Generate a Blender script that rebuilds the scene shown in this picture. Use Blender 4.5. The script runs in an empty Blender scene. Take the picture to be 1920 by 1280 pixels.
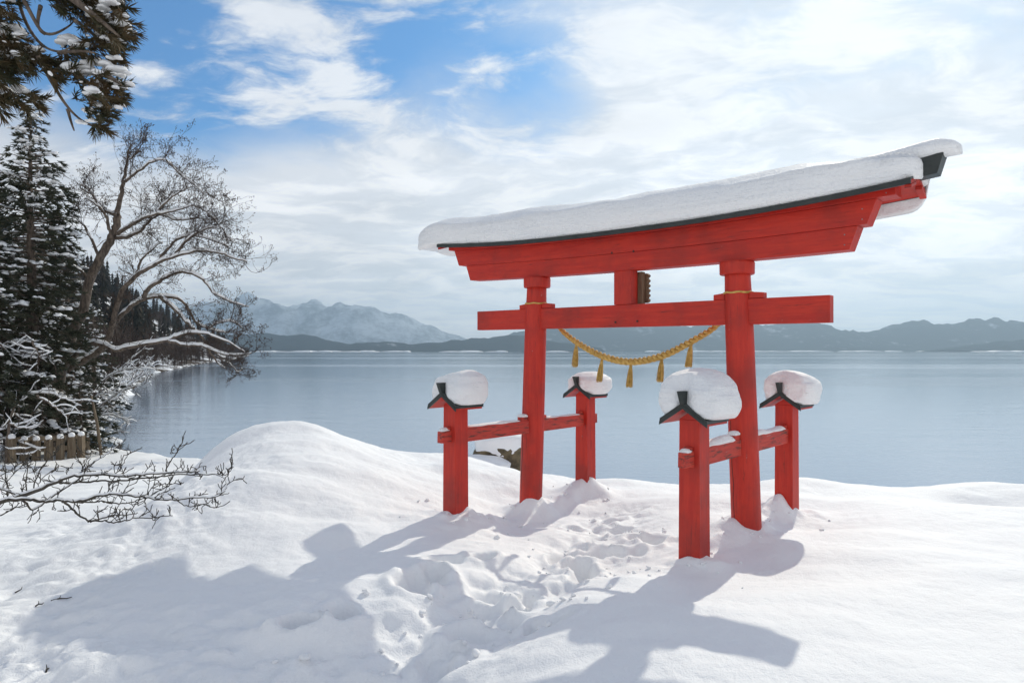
import bpy, math, random
import numpy as np
from mathutils import Vector, Matrix

R = math.radians
rnd = random.Random(7)
sc = bpy.context.scene
col = sc.collection

# ------------------------------------------------------------------ camera
CZ = 3.6                       # camera height above the lake
F = 1280.0                     # focal length in photo pixels (24 mm on 36 mm)
HY = 658.0                     # row of the horizon
cam_d = bpy.data.cameras.new('camera'); cam = bpy.data.objects.new('camera', cam_d); col.objects.link(cam)
cam.location = (0, 0, CZ); cam.rotation_euler = (R(90), 0, 0)
cam_d.sensor_width = 36; cam_d.lens = 24; cam_d.shift_y = (HY - 640) / 1920.0
cam_d.clip_start = 0.05; cam_d.clip_end = 40000
sc.camera = cam

# ------------------------------------------------------------------ light
SUN_EL, SUN_AZ = 36.5, 29.0
sv = Vector((math.sin(R(SUN_AZ)) * math.cos(R(SUN_EL)), math.cos(R(SUN_AZ)) * math.cos(R(SUN_EL)), math.sin(R(SUN_EL))))
sun_d = bpy.data.lights.new('sun', 'SUN'); sun = bpy.data.objects.new('sun', sun_d); col.objects.link(sun)
sun_d.energy = 2.85; sun_d.angle = R(0.6); sun_d.color = (1.0, 0.95, 0.81)
sun.rotation_euler = sv.to_track_quat('Z', 'Y').to_euler(); sun.location = (20, 30, 40)

world = bpy.data.worlds.new('World'); sc.world = world; world.use_nodes = True
sc.view_settings.view_transform = 'Standard'; sc.view_settings.look = 'None'
sc.view_settings.exposure = 0.0; sc.view_settings.gamma = 1.0; sc.view_settings.use_curve_mapping = False
sc.cycles.use_denoising = True
sc.cycles.max_bounces = 8; sc.cycles.diffuse_bounces = 4; sc.cycles.glossy_bounces = 3
sc.cycles.volume_bounces = 0; sc.cycles.transparent_max_bounces = 8
sc.cycles.sample_clamp_indirect = 6.0


class NT:
    """small node-tree writer"""
    def __init__(s, tree):
        s.t = tree; s.t.nodes.clear()
    def n(s, typ, **kw):
        nd = s.t.nodes.new(typ)
        for k, v in kw.items():
            if k[0] == '_': setattr(nd, k[1:], v)
        return nd
    def l(s, a, b): s.t.links.new(a, b)
    def set(s, sock, v):
        if isinstance(v, bpy.types.NodeSocket): s.l(v, sock)
        else: sock.default_value = v
    def math(s, op, a, b=None, c=None, clamp=False):
        nd = s.n('ShaderNodeMath', _operation=op, _use_clamp=clamp)
        s.set(nd.inputs[0], a)
        if b is not None: s.set(nd.inputs[1], b)
        if c is not None: s.set(nd.inputs[2], c)
        return nd.outputs[0]
    def vmath(s, op, a, b=None, out=0):
        nd = s.n('ShaderNodeVectorMath', _operation=op)
        s.set(nd.inputs[0], a)
        if b is not None: s.set(nd.inputs[1], b)
        return nd.outputs[out]
    def scale(s, a, f):
        nd = s.n('ShaderNodeVectorMath', _operation='SCALE')
        s.set(nd.inputs[0], a); s.set(nd.inputs['Scale'], f); return nd.outputs[0]
    def noise(s, vec, scale, detail=4, rough=0.55, dist=0.0, col=False):
        nd = s.n('ShaderNodeTexNoise'); s.l(vec, nd.inputs['Vector'])
        nd.inputs['Scale'].default_value = scale; nd.inputs['Detail'].default_value = detail
        nd.inputs['Roughness'].default_value = rough; nd.inputs['Distortion'].default_value = dist
        return nd.outputs[1 if col else 0]
    def ramp(s, f, lo, hi, a=0.0, b=1.0, smooth=True):
        nd = s.n('ShaderNodeMapRange', _interpolation_type='SMOOTHSTEP' if smooth else 'LINEAR')
        s.set(nd.inputs[0], f)
        for i, v in zip((1, 2, 3, 4), (lo, hi, a, b)): s.set(nd.inputs[i], v)
        return nd.outputs[0]
    def mix(s, f, a, b):
        nd = s.n('ShaderNodeMix', _data_type='RGBA')
        s.set(nd.inputs[0], f)
        for sock, v in ((nd.inputs[6], a), (nd.inputs[7], b)):
            if isinstance(v, tuple): v = (*v[:3], 1.0)
            s.set(sock, v)
        return nd.outputs[2]
    def mapping(s, vec, scale=(1, 1, 1), rot=(0, 0, 0), loc=(0, 0, 0)):
        nd = s.n('ShaderNodeMapping'); s.l(vec, nd.inputs[0])
        nd.inputs['Scale'].default_value = scale; nd.inputs['Rotation'].default_value = rot; nd.inputs['Location'].default_value = loc
        return nd.outputs[0]


def pdir(x, y):
    return Vector((x - 960, F, HY - y)).normalized()


def build_world():
    w = NT(world.node_tree)
    out = w.n('ShaderNodeOutputWorld'); bg = w.n('ShaderNodeBackground'); w.l(bg.outputs[0], out.inputs[0])
    sky = w.n('ShaderNodeTexSky', _sky_type='NISHITA'); sky.sun_disc = False
    sky.sun_elevation = R(SUN_EL); sky.sun_rotation = R(SUN_AZ); sky.altitude = 250
    sky.air_density = 1.0; sky.dust_density = 0.6; sky.ozone_density = 2.5
    tc = w.n('ShaderNodeTexCoord'); d = w.vmath('NORMALIZE', tc.outputs['Generated'])
    sep = w.n('ShaderNodeSeparateXYZ'); w.l(d, sep.inputs[0]); z = sep.outputs[2]
    zc = w.math('ADD', w.math('MAXIMUM', z, 0.0), 0.16)
    inv = w.math('DIVIDE', 1.0, zc)
    p = w.scale(d, inv)
    p = w.vmath('MULTIPLY', p, (1.0, 1.0, 0.0))
    warp = w.noise(p, 0.9, 4, 0.55, col=True)
    pw = w.vmath('ADD', p, w.scale(w.vmath('SUBTRACT', warp, (0.5, 0.5, 0.5)), 0.75))
    n1 = w.noise(pw, 1.0, 8, 0.56)
    n2 = w.noise(w.mapping(pw, (1.0, 1.5, 1.0), (0, 0, 0.5), (4, 2, 0)), 2.6, 10, 0.62)
    def lobe(x, y, k):
        dt = w.vmath('DOT_PRODUCT', d, tuple(pdir(x, y)), out=1)
        return w.math('EXPONENT', w.math('MULTIPLY', w.math('SUBTRACT', dt, 1.0), k))
    def total(*a):
        r_ = a[0]
        for q in a[1:]: r_ = w.math('ADD', r_, q)
        return r_
    # clear gap high on the left, a thick deck low down and toward the sun
    blue = total(w.math('MULTIPLY', lobe(430, 10, 26), 0.40), w.math('MULTIPLY', lobe(830, 60, 34), 0.17), w.math('MULTIPLY', lobe(300, 215, 130), 0.26), w.math('MULTIPLY', lobe(1020, 222, 170), 0.26), w.math('MULTIPLY', lobe(1420, 235, 200), 0.16))
    white = total(w.math('MULTIPLY', lobe(1700, 60, 11), 0.17), w.math('MULTIPLY', lobe(1250, 130, 160), 0.10), w.math('MULTIPLY', lobe(640, 345, 45), 0.20), w.math('MULTIPLY', lobe(1100, 300, 45), 0.16))
    low = w.ramp(z, 0.14, 0.43, 0.50, 0.0)
    deck = w.ramp(total(n1, white, low, w.math('MULTIPLY', blue, -1.0)), 0.27, 0.74)
    wisp = total(w.math('MULTIPLY', lobe(440, 150, 420), 0.13), w.math('MULTIPLY', lobe(270, 140, 900), 0.12), w.math('MULTIPLY', lobe(640, 190, 300), 0.10), w.math('MULTIPLY', lobe(480, 5, 500), 0.10),
                 w.math('MULTIPLY', lobe(1130, 125, 420), 0.17), w.math('MULTIPLY', lobe(1330, 115, 420), 0.16), w.math('MULTIPLY', lobe(1560, 60, 300), 0.10), w.math('MULTIPLY', lobe(1230, 275, 900), 0.12), w.math('MULTIPLY', lobe(760, 250, 500), 0.10), w.math('MULTIPLY', lobe(880, 120, 500), 0.11), w.math('MULTIPLY', lobe(700, 60, 700), 0.10), w.math('MULTIPLY', lobe(600, 120, 400), 0.09))
    puff = w.ramp(total(n2, wisp, w.math('MULTIPLY', blue, -0.22), w.math('MULTIPLY', low, 0.2)), 0.475, 0.68)
    cl = w.math('SUBTRACT', 1.0, w.math('MULTIPLY', w.math('SUBTRACT', 1.0, w.math('MULTIPLY', deck, 0.90)), w.math('SUBTRACT', 1.0, w.math('MULTIPLY', puff, 0.92))))
    tone = w.noise(w.mapping(pw, (1, 1.3, 1), (0, 0, 0.3), (9, 5, 0)), 1.5, 8, 0.6)
    shade = w.math('ADD', w.ramp(tone, 0.34, 0.64, 0.78, 0.93), w.math('MULTIPLY', puff, 0.20))
    hz = w.ramp(z, 0.10, 0.42, 0.0, 1.0)
    ccol = w.mix(hz, (1.10, 1.085, 1.07), (0.81, 0.825, 0.845))
    sunl = w.math('MULTIPLY', lobe(1720, -100, 7), 0.15)
    ccol = w.scale(ccol, w.math('ADD', shade, sunl))
    skyc = w.vmath('MULTIPLY', w.scale(sky.outputs[0], 0.125), (0.28, 0.70, 0.97))
    fin = w.mix(cl, skyc, ccol)
    w.l(fin, bg.inputs[0]); bg.inputs[1].default_value = 1.0


build_world()

# ------------------------------------------------------------------ materials
M = {}


def mat(name, fn, bump=None):
    m = bpy.data.materials.new(name); m.use_nodes = True
    t = NT(m.node_tree)
    out = t.n('ShaderNodeOutputMaterial'); b = t.n('ShaderNodeBsdfPrincipled'); t.l(b.outputs[0], out.inputs[0])
    tc = t.n('ShaderNodeTexCoord'); geo = t.n('ShaderNodeNewGeometry')
    fn(t, b, tc.outputs['Object'], geo.outputs['Position'])
    M[name] = m
    return m


def add_bump(t, b, h, dist, strength=1.0):
    bp = t.n('ShaderNodeBump'); bp.inputs['Strength'].default_value = strength; bp.inputs['Distance'].default_value = dist
    t.l(h, bp.inputs['Height']); t.l(bp.outputs[0], b.inputs['Normal'])


def m_snow(t, b, o, p):
    c = t.mix(t.noise(p, 1.3, 4), (0.89, 0.89, 0.895), (0.93, 0.93, 0.93))
    t.set(b.inputs['Base Color'], c); b.inputs['Roughness'].default_value = 0.62
    b.inputs['Specular IOR Level'].default_value = 0.25
    h = t.math('ADD', t.math('MULTIPLY', t.noise(p, 9, 5, 0.6), 0.75), t.math('MULTIPLY', t.noise(p, 75, 3, 0.6), 0.25))
    add_bump(t, b, h, 0.028, 0.8)


def m_roofsnow(t, b, o, p):
    t.set(b.inputs['Base Color'], (0.92, 0.92, 0.92, 1)); b.inputs['Roughness'].default_value = 0.6
    b.inputs['Specular IOR Level'].default_value = 0.25
    st = t.noise(t.mapping(o, (0.5, 1.5, 14)), 1.0, 5, 0.6)
    h = t.math('ADD', t.math('MULTIPLY', st, 0.6), t.math('MULTIPLY', t.noise(p, 22, 4, 0.65), 0.4))
    add_bump(t, b, h, 0.07, 0.9)


def m_red(axis):
    def fn(t, b, o, p):
        sc_ = (1.2, 14, 14) if axis == 'u' else (14, 14, 1.2)
        if axis == 'v': sc_ = (14, 1.2, 14)
        g = t.noise(t.mapping(o, sc_), 1.6, 6, 0.65)
        big = t.noise(o, 1.7, 4, 0.6)
        c = t.mix(t.ramp(g, 0.25, 0.75), (0.46, 0.019, 0.011), (0.60, 0.042, 0.021))
        c = t.mix(t.ramp(big, 0.42, 0.70, 0, 0.75), c, (0.30, 0.026, 0.018))
        sp = t.noise(t.mapping(o, sc_, loc=(3, 1, 7)), 2.3, 7, 0.75)
        c = t.mix(t.ramp(sp, 0.58, 0.70, 0, 0.80), c, (0.12, 0.020, 0.015))
        ch = t.noise(t.mapping(o, (5, 5, 5), loc=(1, 6, 2)), 2.2, 9, 0.78)
        c = t.mix(t.ramp(ch, 0.665, 0.69, 0, 0.8), c, (0.42, 0.30, 0.26))
        t.set(b.inputs['Base Color'], c)
        t.set(b.inputs['Roughness'], t.ramp(g, 0.2, 0.8, 0.42, 0.62)); b.inputs['Specular IOR Level'].default_value = 0.35
        add_bump(t, b, g, 0.006, 0.7)
    return fn


def m_redworn(t, b, o, p):
    g = t.noise(t.mapping(o, (14, 1.2, 14)), 1.6, 6, 0.65)
    c = t.mix(t.ramp(g, 0.25, 0.75), (0.44, 0.030, 0.020), (0.58, 0.060, 0.034))
    sp = t.noise(t.mapping(o, (9, 1.6, 16), loc=(3, 1, 7)), 2.0, 8, 0.72)
    c = t.mix(t.ramp(sp, 0.52, 0.60, 0, 0.9), c, (0.085, 0.030, 0.022))
    sp2 = t.noise(t.mapping(o, (9, 2.2, 18), loc=(8, 2, 1)), 2.2, 8, 0.75)
    c = t.mix(t.ramp(sp2, 0.62, 0.66, 0, 0.8), c, (0.36, 0.30, 0.28))
    t.set(b.inputs['Base Color'], c); b.inputs['Roughness'].default_value = 0.65
    add_bump(t, b, sp, 0.008, 0.8)


def m_plain(c1, c2, scale, rough=0.6, stretch=(1, 1, 1), bump=0.0, metal=0.0, spec=0.4):
    def fn(t, b, o, p):
        n = t.noise(t.mapping(o, stretch), scale, 6, 0.62)
        t.set(b.inputs['Base Color'], t.mix(t.ramp(n, 0.3, 0.7), c1, c2))
        b.inputs['Roughness'].default_value = rough; b.inputs['Metallic'].default_value = metal
        b.inputs['Specular IOR Level'].default_value = spec
        if bump: add_bump(t, b, n, bump, 0.9)
    return fn


def m_water(t, b, o, p):
    b.inputs['Metallic'].default_value = 0.40; b.inputs['Base Color'].default_value = (0.17, 0.27, 0.39, 1); b.inputs['IOR'].default_value = 1.7
    b.inputs['Specular IOR Level'].default_value = 1.0
    # calm and ruffled streaks drawn out across the lake
    st = t.noise(t.mapping(p, (0.0012, 0.0105, 1), (0, 0, 0.06)), 1.0, 6, 0.6)
    ruf = t.ramp(st, 0.48, 0.62)
    t.set(b.inputs['Roughness'], t.math('ADD', t.math('MULTIPLY', ruf, 0.08), 0.05))
    w1 = t.noise(t.mapping(p, (1.0, 2.2, 1), (0, 0, 0.12)), 1.7, 5, 0.6)
    w2 = t.noise(t.mapping(p, (0.5, 1.5, 1), (0, 0, -0.1)), 0.45, 3, 0.5)
    h = t.math('ADD', t.math('MULTIPLY', w1, 0.5), w2)
    bp = t.n('ShaderNodeBump'); bp.inputs['Distance'].default_value = 0.16
    t.set(bp.inputs['Strength'], t.math('ADD', t.math('MULTIPLY', ruf, 0.36), 0.12))
    t.l(h, bp.inputs['Height']); t.l(bp.outputs[0], b.inputs['Normal'])


def m_hill(snowy):
    def fn(t, b, o, p):
        n = t.noise(p, 0.0032, 8, 0.62); n2 = t.noise(p, 0.02, 6, 0.7)
        f = t.math('ADD', t.math('MULTIPLY', n, 0.6), t.math('MULTIPLY', n2, 0.4))
        c = t.mix(t.ramp(f, snowy[0], snowy[1]), (0.030, 0.042, 0.045), (0.62, 0.66, 0.70))
        t.set(b.inputs['Base Color'], c); b.inputs['Roughness'].default_value = 0.95; b.inputs['Specular IOR Level'].default_value = 0.0
    return fn


mat('snow', m_snow); mat('roof_snow', m_roofsnow)
mat('red_beam', m_red('u')); mat('red_post', m_red('z')); mat('red_rail', m_redworn)
mat('black_metal', m_plain((0.018, 0.024, 0.023), (0.035, 0.042, 0.040), 6, 0.45, bump=0.002))
mat('bolt_iron', m_plain((0.03, 0.02, 0.018), (0.06, 0.03, 0.025), 20, 0.6))
mat('old_wood', m_plain((0.10, 0.062, 0.035), (0.20, 0.135, 0.08), 3, 0.75, (9, 9, 1), 0.004))
mat('straw', m_plain((0.42, 0.25, 0.055), (0.70, 0.47, 0.14), 30, 0.7, bump=0.004))
mat('bark', m_plain((0.060, 0.046, 0.036), (0.20, 0.155, 0.12), 5, 0.9, (3, 3, 1), 0.02))
mat('twig_bark', m_plain((0.040, 0.026, 0.020), (0.085, 0.058, 0.044), 8, 0.9))
mat('shrub_bark', m_plain((0.030, 0.024, 0.020), (0.085, 0.072, 0.055), 14, 0.85, bump=0.004))
mat('cedar_leaf', m_plain((0.024, 0.034, 0.012), (0.105, 0.064, 0.026), 5, 0.7))
mat('conifer_leaf', m_plain((0.022, 0.032, 0.020), (0.060, 0.060, 0.032), 3, 0.75))
mat('fence_wood', m_plain((0.10, 0.072, 0.046), (0.22, 0.17, 0.115), 3, 0.85, (8, 8, 1), 0.006))
mat('rock', m_plain((0.040, 0.032, 0.022), (0.20, 0.155, 0.09), 4, 0.9, bump=0.05))
mat('stone_grey', m_plain((0.16, 0.17, 0.18), (0.28, 0.29, 0.30), 4, 0.9, bump=0.01))
mat('water', m_water)
mat('hill_dark', m_hill((0.60, 0.70))); mat('hill_far', m_hill((0.36, 0.62))); mat('hill_mid', m_hill((0.54, 0.72)))
mat('forest', m_plain((0.020, 0.027, 0.020), (0.075, 0.062, 0.050), 0.12, 0.95, spec=0.0))
mat('bare_wood', m_plain((0.06, 0.045, 0.037), (0.13, 0.10, 0.085), 0.3, 0.95, spec=0.0))


def m_hillside(t, b, o, p):
    n = t.noise(p, 0.11, 8, 0.7)
    t.set(b.inputs['Base Color'], t.mix(t.ramp(n, 0.48, 0.56), (0.075, 0.062, 0.052), (0.80, 0.82, 0.85)))
    b.inputs['Roughness'].default_value = 0.95; b.inputs['Specular IOR Level'].default_value = 0.0


mat('hillside', m_hillside)

# ------------------------------------------------------------------ helpers


def Wp(x, y, D):
    """photo pixel at a chosen depth -> point in the place"""
    return Vector(((x - 960) / F * D, D, CZ + (HY - y) / F * D))


def link(o, parent=None):
    col.objects.link(o)
    if parent is not None: o.parent = parent
    return o


def tag(o, label=None, cat=None, group=None, kind=None):
    for k, v in (('label', label), ('category', cat), ('group', group), ('kind', kind)):
        if v: o[k] = v
    return o


def empty(name, loc, rz=0.0):
    o = bpy.data.objects.new(name, None); o.location = loc; o.rotation_euler = (0, 0, rz); o.empty_display_size = 0.2
    return link(o)


class MB:
    def __init__(s): s.v = []; s.f = []
    def add(s, vs, fs):
        b = len(s.v); s.v.extend([tuple(q) for q in vs]); s.f.extend([tuple(b + i for i in f) for f in fs])
        return s
    def box(s, x0, x1, y0, y1, z0, z1, fz=None):
        vs = [(x, y, z) for z in (z0, z1) for y in (y0, y1) for x in (x0, x1)]
        return s.add(vs, [(0, 2, 3, 1), (4, 5, 7, 6), (0, 1, 5, 4), (2, 6, 7, 3), (0, 4, 6, 2), (1, 3, 7, 5)])
    def loft(s, secs, cap=True):
        n = len(secs[0]); vs = [q for sec in secs for q in sec]; fs = []
        for i in range(len(secs) - 1):
            for j in range(n):
                a = i * n + j; b = i * n + (j + 1) % n
                fs.append((a, b, b + n, a + n))
        if cap:
            fs.append(tuple(range(n - 1, -1, -1))); fs.append(tuple((len(secs) - 1) * n + j for j in range(n)))
        return s.add(vs, fs)
    def tube(s, path, radii, n=8, cap=True):
        path = [Vector(q) for q in path]; secs = []; ref = None
        for i, q in enumerate(path):
            t = (path[min(i + 1, len(path) - 1)] - path[max(i - 1, 0)])
            if t.length < 1e-9: t = Vector((0, 0, 1))
            t.normalize()
            if ref is None: ref = Vector((0, 0, 1)) if abs(t.z) < 0.9 else Vector((1, 0, 0))
            a = ref - t * ref.dot(t)
            if a.length < 1e-5: a = t.orthogonal()
            a.normalize(); b = t.cross(a); ref = a
            r = radii[i] if hasattr(radii, '__len__') else radii
            secs.append([q + a * (r * math.cos(2 * math.pi * k / n)) + b * (r * math.sin(2 * math.pi * k / n)) for k in range(n)])
        return s.loft(secs, cap)
    def build(s, name, m, parent=None, smooth=False, bevel=0.0):
        me = bpy.data.meshes.new(name); me.from_pydata(s.v, [], s.f); me.validate(); me.update()
        me.materials.append(M[m])
        if smooth: me.polygons.foreach_set('use_smooth', [True] * len(me.polygons))
        o = link(bpy.data.objects.new(name, me), parent)
        if bevel:
            md = o.modifiers.new('bevel', 'BEVEL'); md.width = bevel; md.segments = 2; md.limit_method = 'ANGLE'; md.angle_limit = R(40)
        return o


def mesh_np(name, V, Fa, m, parent=None, smooth=True):
    V = np.asarray(V, dtype=np.float32); Fa = np.asarray(Fa, dtype=np.int32); k = Fa.shape[1]
    me = bpy.data.meshes.new(name)
    me.vertices.add(len(V)); me.vertices.foreach_set('co', V.ravel())
    me.loops.add(Fa.size); me.loops.foreach_set('vertex_index', Fa.ravel())
    me.polygons.add(len(Fa)); me.polygons.foreach_set('loop_start', np.arange(0, Fa.size, k, dtype=np.int32))
    me.polygons.foreach_set('use_smooth', np.full(len(Fa), smooth))
    me.update(calc_edges=True); me.validate(); me.materials.append(M[m])
    return link(bpy.data.objects.new(name, me), parent)


def scatter(tv, tf, mats):
    """many copies of one small template joined into one vertex/face array"""
    mats = np.asarray(mats, dtype=np.float32); tv = np.asarray(tv, dtype=np.float32); tf = np.asarray(tf)
    V = np.einsum('nij,vj->nvi', mats[:, :3, :3], tv) + mats[:, None, :3, 3]
    Fa = tf[None] + (np.arange(len(mats)) * len(tv))[:, None, None]
    return V.reshape(-1, 3), Fa.reshape(-1, tf.shape[1])


def h2(ix, iy, seed):
    n = (ix * 374761393 + iy * 668265263 + seed * 974711) & 0xffffffff
    n = ((n ^ (n >> 13)) * 1274126177) & 0xffffffff
    n = n ^ (n >> 16)
    return n / 4294967295.0


def vnoise(x, y, seed=0):
    x = np.asarray(x, float); y = np.asarray(y, float)
    ix = np.floor(x).astype(np.int64); iy = np.floor(y).astype(np.int64)
    fx = x - ix; fy = y - iy
    fx = fx * fx * fx * (fx * (fx * 6 - 15) + 10); fy = fy * fy * fy * (fy * (fy * 6 - 15) + 10)
    a = h2(ix, iy, seed); b = h2(ix + 1, iy, seed); c = h2(ix, iy + 1, seed); d = h2(ix + 1, iy + 1, seed)
    return (a + (b - a) * fx) * (1 - fy) + (c + (d - c) * fx) * fy - 0.5


def fbm(x, y, seed=0, octv=4, g=0.5):
    s = 0; a = 1.0
    for i in range(octv):
        s = s + a * vnoise(x * 2 ** i, y * 2 ** i, seed + i * 17); a *= g
    return s


def n3(q, s=1.0, seed=0):
    """cheap scalar 3-D noise for python vertex loops"""
    return float(vnoise(q[0] * s + q[2] * s * 0.71, q[1] * s - q[2] * s * 0.53, seed) + vnoise(q[2] * s * 1.1 + 5, q[0] * s * 0.6 - q[1] * s * 0.8, seed + 3)) * 0.7


def sstep(a, b, x):
    t = np.clip((x - a) / (b - a), 0, 1); return t * t * (3 - 2 * t)


ICO_V, ICO_F = None, None


def ico():
    import bmesh
    bm = bmesh.new(); bmesh.ops.create_icosphere(bm, subdivisions=2, radius=1.0)
    v = np.array([q.co[:] for q in bm.verts]); f = np.array([[q.index for q in fa.verts] for fa in bm.faces]); bm.free()
    return v, f


ICO_V, ICO_F = ico()

# ------------------------------------------------------------------ torii frame
TA = R(42.0)
EU = Vector((math.cos(TA), -math.sin(TA), 0)); EV = Vector((math.sin(TA), math.cos(TA), 0))
TC = Vector((1.4165, 8.505, 0))
GZ = -1.95                     # snow level at the gate, relative to the camera


def T2W(u, v): q = TC + EU * u + EV * v; return q.x, q.y


POSTS = [(-1.50, -1.487), (-1.50, 1.226), (1.50, -1.122), (1.50, 1.32)]
PILL = [(-1.545, 0.0), (1.545, 0.0)]

# ------------------------------------------------------------------ snow ground
CP = np.array([
    (-.7, 8.4, -1.95), (.24, 9.5, -2.05), (1.1, 10.4, -2.03), (1.8, 6.65, -1.98), (2.55, 7.5, -1.93), (3.4, 8.5, -1.95),
    (1, 3.2, -1.86), (2.2, 4.5, -1.84), (4, 5, -1.86), (3, 3, -1.82), (5, 7, -1.9), (5.8, 10, -1.98), (7.5, 9.6, -2.0), (9, 7, -1.95),
    (14, 5, -1.95), (14, 11, -2.1), (3.4, 11, -2.08), (1.5, 11.5, -2.12), (.4, 4.6, -1.93), (1.2, 5.4, -1.92), (0.9, 6.1, -1.97),
    (-2.2, 3.4, -2.24), (-1.2, 4.0, -2.22), (-.5, 4.9, -2.17), (0, 5.8, -2.10), (.6, 6.8, -2.08), (1.1, 7.8, -2.08), (1.3, 9, -2.06),
    (-4, 3.5, -2.22), (-3.5, 5, -2.17), (-5, 6, -2.25), (-2, 6, -2.08), (-1.0, 6.0, -2.05), (-3.7, 8.55, -1.98), (-2.2, 8, -1.97), (-1.4, 7, -2.0),
    (-3.9, 11, -2.05), (-2.2, 11, -2.03), (-5.0, 10.7, -2.2), (-3.2, 12.4, -2.15), (-.5, 11, -1.99), (-1.3, 13, -1.97), (-.4, 14.2, -2.5), (0.4, 12.4, -2.25),
    (-5.7, 11, -2.35), (-7, 9, -2.3), (-7, 13, -2.62), (-9, 7, -2.3), (-9, 16, -2.85), (-8, 19, -3.0), (-12, 19, -3.0), (-14, 12, -2.6),
    (-22, 27, -2.9), (-22, 10, -2.2), (-10, 2, -2.1), (0, -6, -2.0), (10, -6, -1.9), (-12, -6, -2.1), (0, 1, -2.1), (-30, 50, -2.8), (-45, 20, -1.5)])


def rbf_fit():
    d = np.sqrt(((CP[:, None, :2] - CP[None, :, :2]) ** 2).sum(-1) + 0.5)
    A = np.zeros((len(CP) + 1,) * 2); A[:-1, :-1] = d + np.eye(len(CP)) * 0.02; A[-1, :-1] = 1; A[:-1, -1] = 1
    return np.linalg.solve(A, np.append(CP[:, 2], 0))


RW = rbf_fit()
SHORE = np.array([(60, 7), (40, 9), (20, 10.6), (10, 11.7), (6, 11.8), (3, 12.4), (1.2, 13.0), (.9, 14.6), (0.2, 15.6), (-1.2, 15.6), (-2.4, 14.2), (-3.6, 13.5), (-5.0, 13.4),
                  (-5.9, 15.5), (-6.6, 19.0), (-9, 20.6), (-13, 22.5), (-20, 32), (-33, 60), (-70, 60), (-70, -30), (60, -30)], float)


def shore_dist(X, Y):
    """signed distance to the waterline, positive on land"""
    best = np.full(X.shape, 1e9); ins = np.zeros(X.shape, bool); n = len(SHORE)
    for i in range(n):
        a = SHORE[i]; b = SHORE[(i + 1) % n]; e = b - a
        t = np.clip(((X - a[0]) * e[0] + (Y - a[1]) * e[1]) / (e @ e), 0, 1)
        best = np.minimum(best, np.hypot(X - a[0] - t * e[0], Y - a[1] - t * e[1]))
        c = ((a[1] > Y) != (b[1] > Y))
        with np.errstate(divide='ignore', invalid='ignore'):
            xi = (b[0] - a[0]) * (Y - a[1]) / (b[1] - a[1] + 1e-12) + a[0]
        ins ^= c & (X < xi)
    return np.where(ins, best, -best)


PATH = np.array([(-3.2, 2.2), (-2.2, 3.4), (-1.2, 4.0), (-.5, 4.9), (0, 5.8), (.6, 6.8), (1.1, 7.8), (1.5, 9.2)])
prnd = random.Random(21)
PITS = []
for i in range(len(PATH) - 1):
    a, b = PATH[i], PATH[i + 1]
    for k in range(7):
        t = prnd.random(); q = a + (b - a) * t
        PITS.append((q[0] + prnd.gauss(0, .26), q[1] + prnd.gauss(0, .26), prnd.uniform(.04, .10), prnd.uniform(.09, .16), prnd.uniform(0, 3.1)))
for (x, y, D) in [(1062, 990, 7.3), (1080, 1015, 7.0), (1098, 1028, 6.8), (1045, 1000, 7.2), (820, 1070, 6.3), (800, 1095, 6.1), (840, 1045, 6.6), (775, 1120, 5.9), (1200, 985, 7.7), (1225, 990, 7.6), (905, 1040, 6.8), (640, 1160, 5.4), (560, 1200, 5.2)]:
    q = Wp(x, y, D); PITS.append((q.x, q.y, prnd.uniform(.10, .17), prnd.uniform(.10, .15), prnd.uniform(0, 3.1)))


ANCH = np.array([(-.75, 8.28, -1.98), (.18, 9.35, -2.08), (1.05, 10.25, -2.0), (1.75, 6.5, -1.98), (2.5, 7.33, -1.89), (3.38, 8.3, -1.93), (5.9, 10.2, -2.07), (7.3, 9.9, -2.09), (3.1, 10.8, -2.20), (2.0, 10.8, -2.17),
                 (1.2, 4.4, -1.88), (1.7, 4.1, -1.86), (0.7, 4.9, -1.93), (3.2, 4.2, -1.86), (4.6, 6.2, -1.92), (-1.0, 5.9, -2.06), (-.2, 11.0, -1.97), (-3.5, 6.8, -2.10), (-2.6, 4.6, -2.27), (-1.6, 3.7, -2.33), (-2.6, 3.5, -2.42), (-.6, 3.5, -2.27), (-3.6, 4.4, -2.3), (.3, 3.5, -2.02)])
ANW = None


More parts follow.
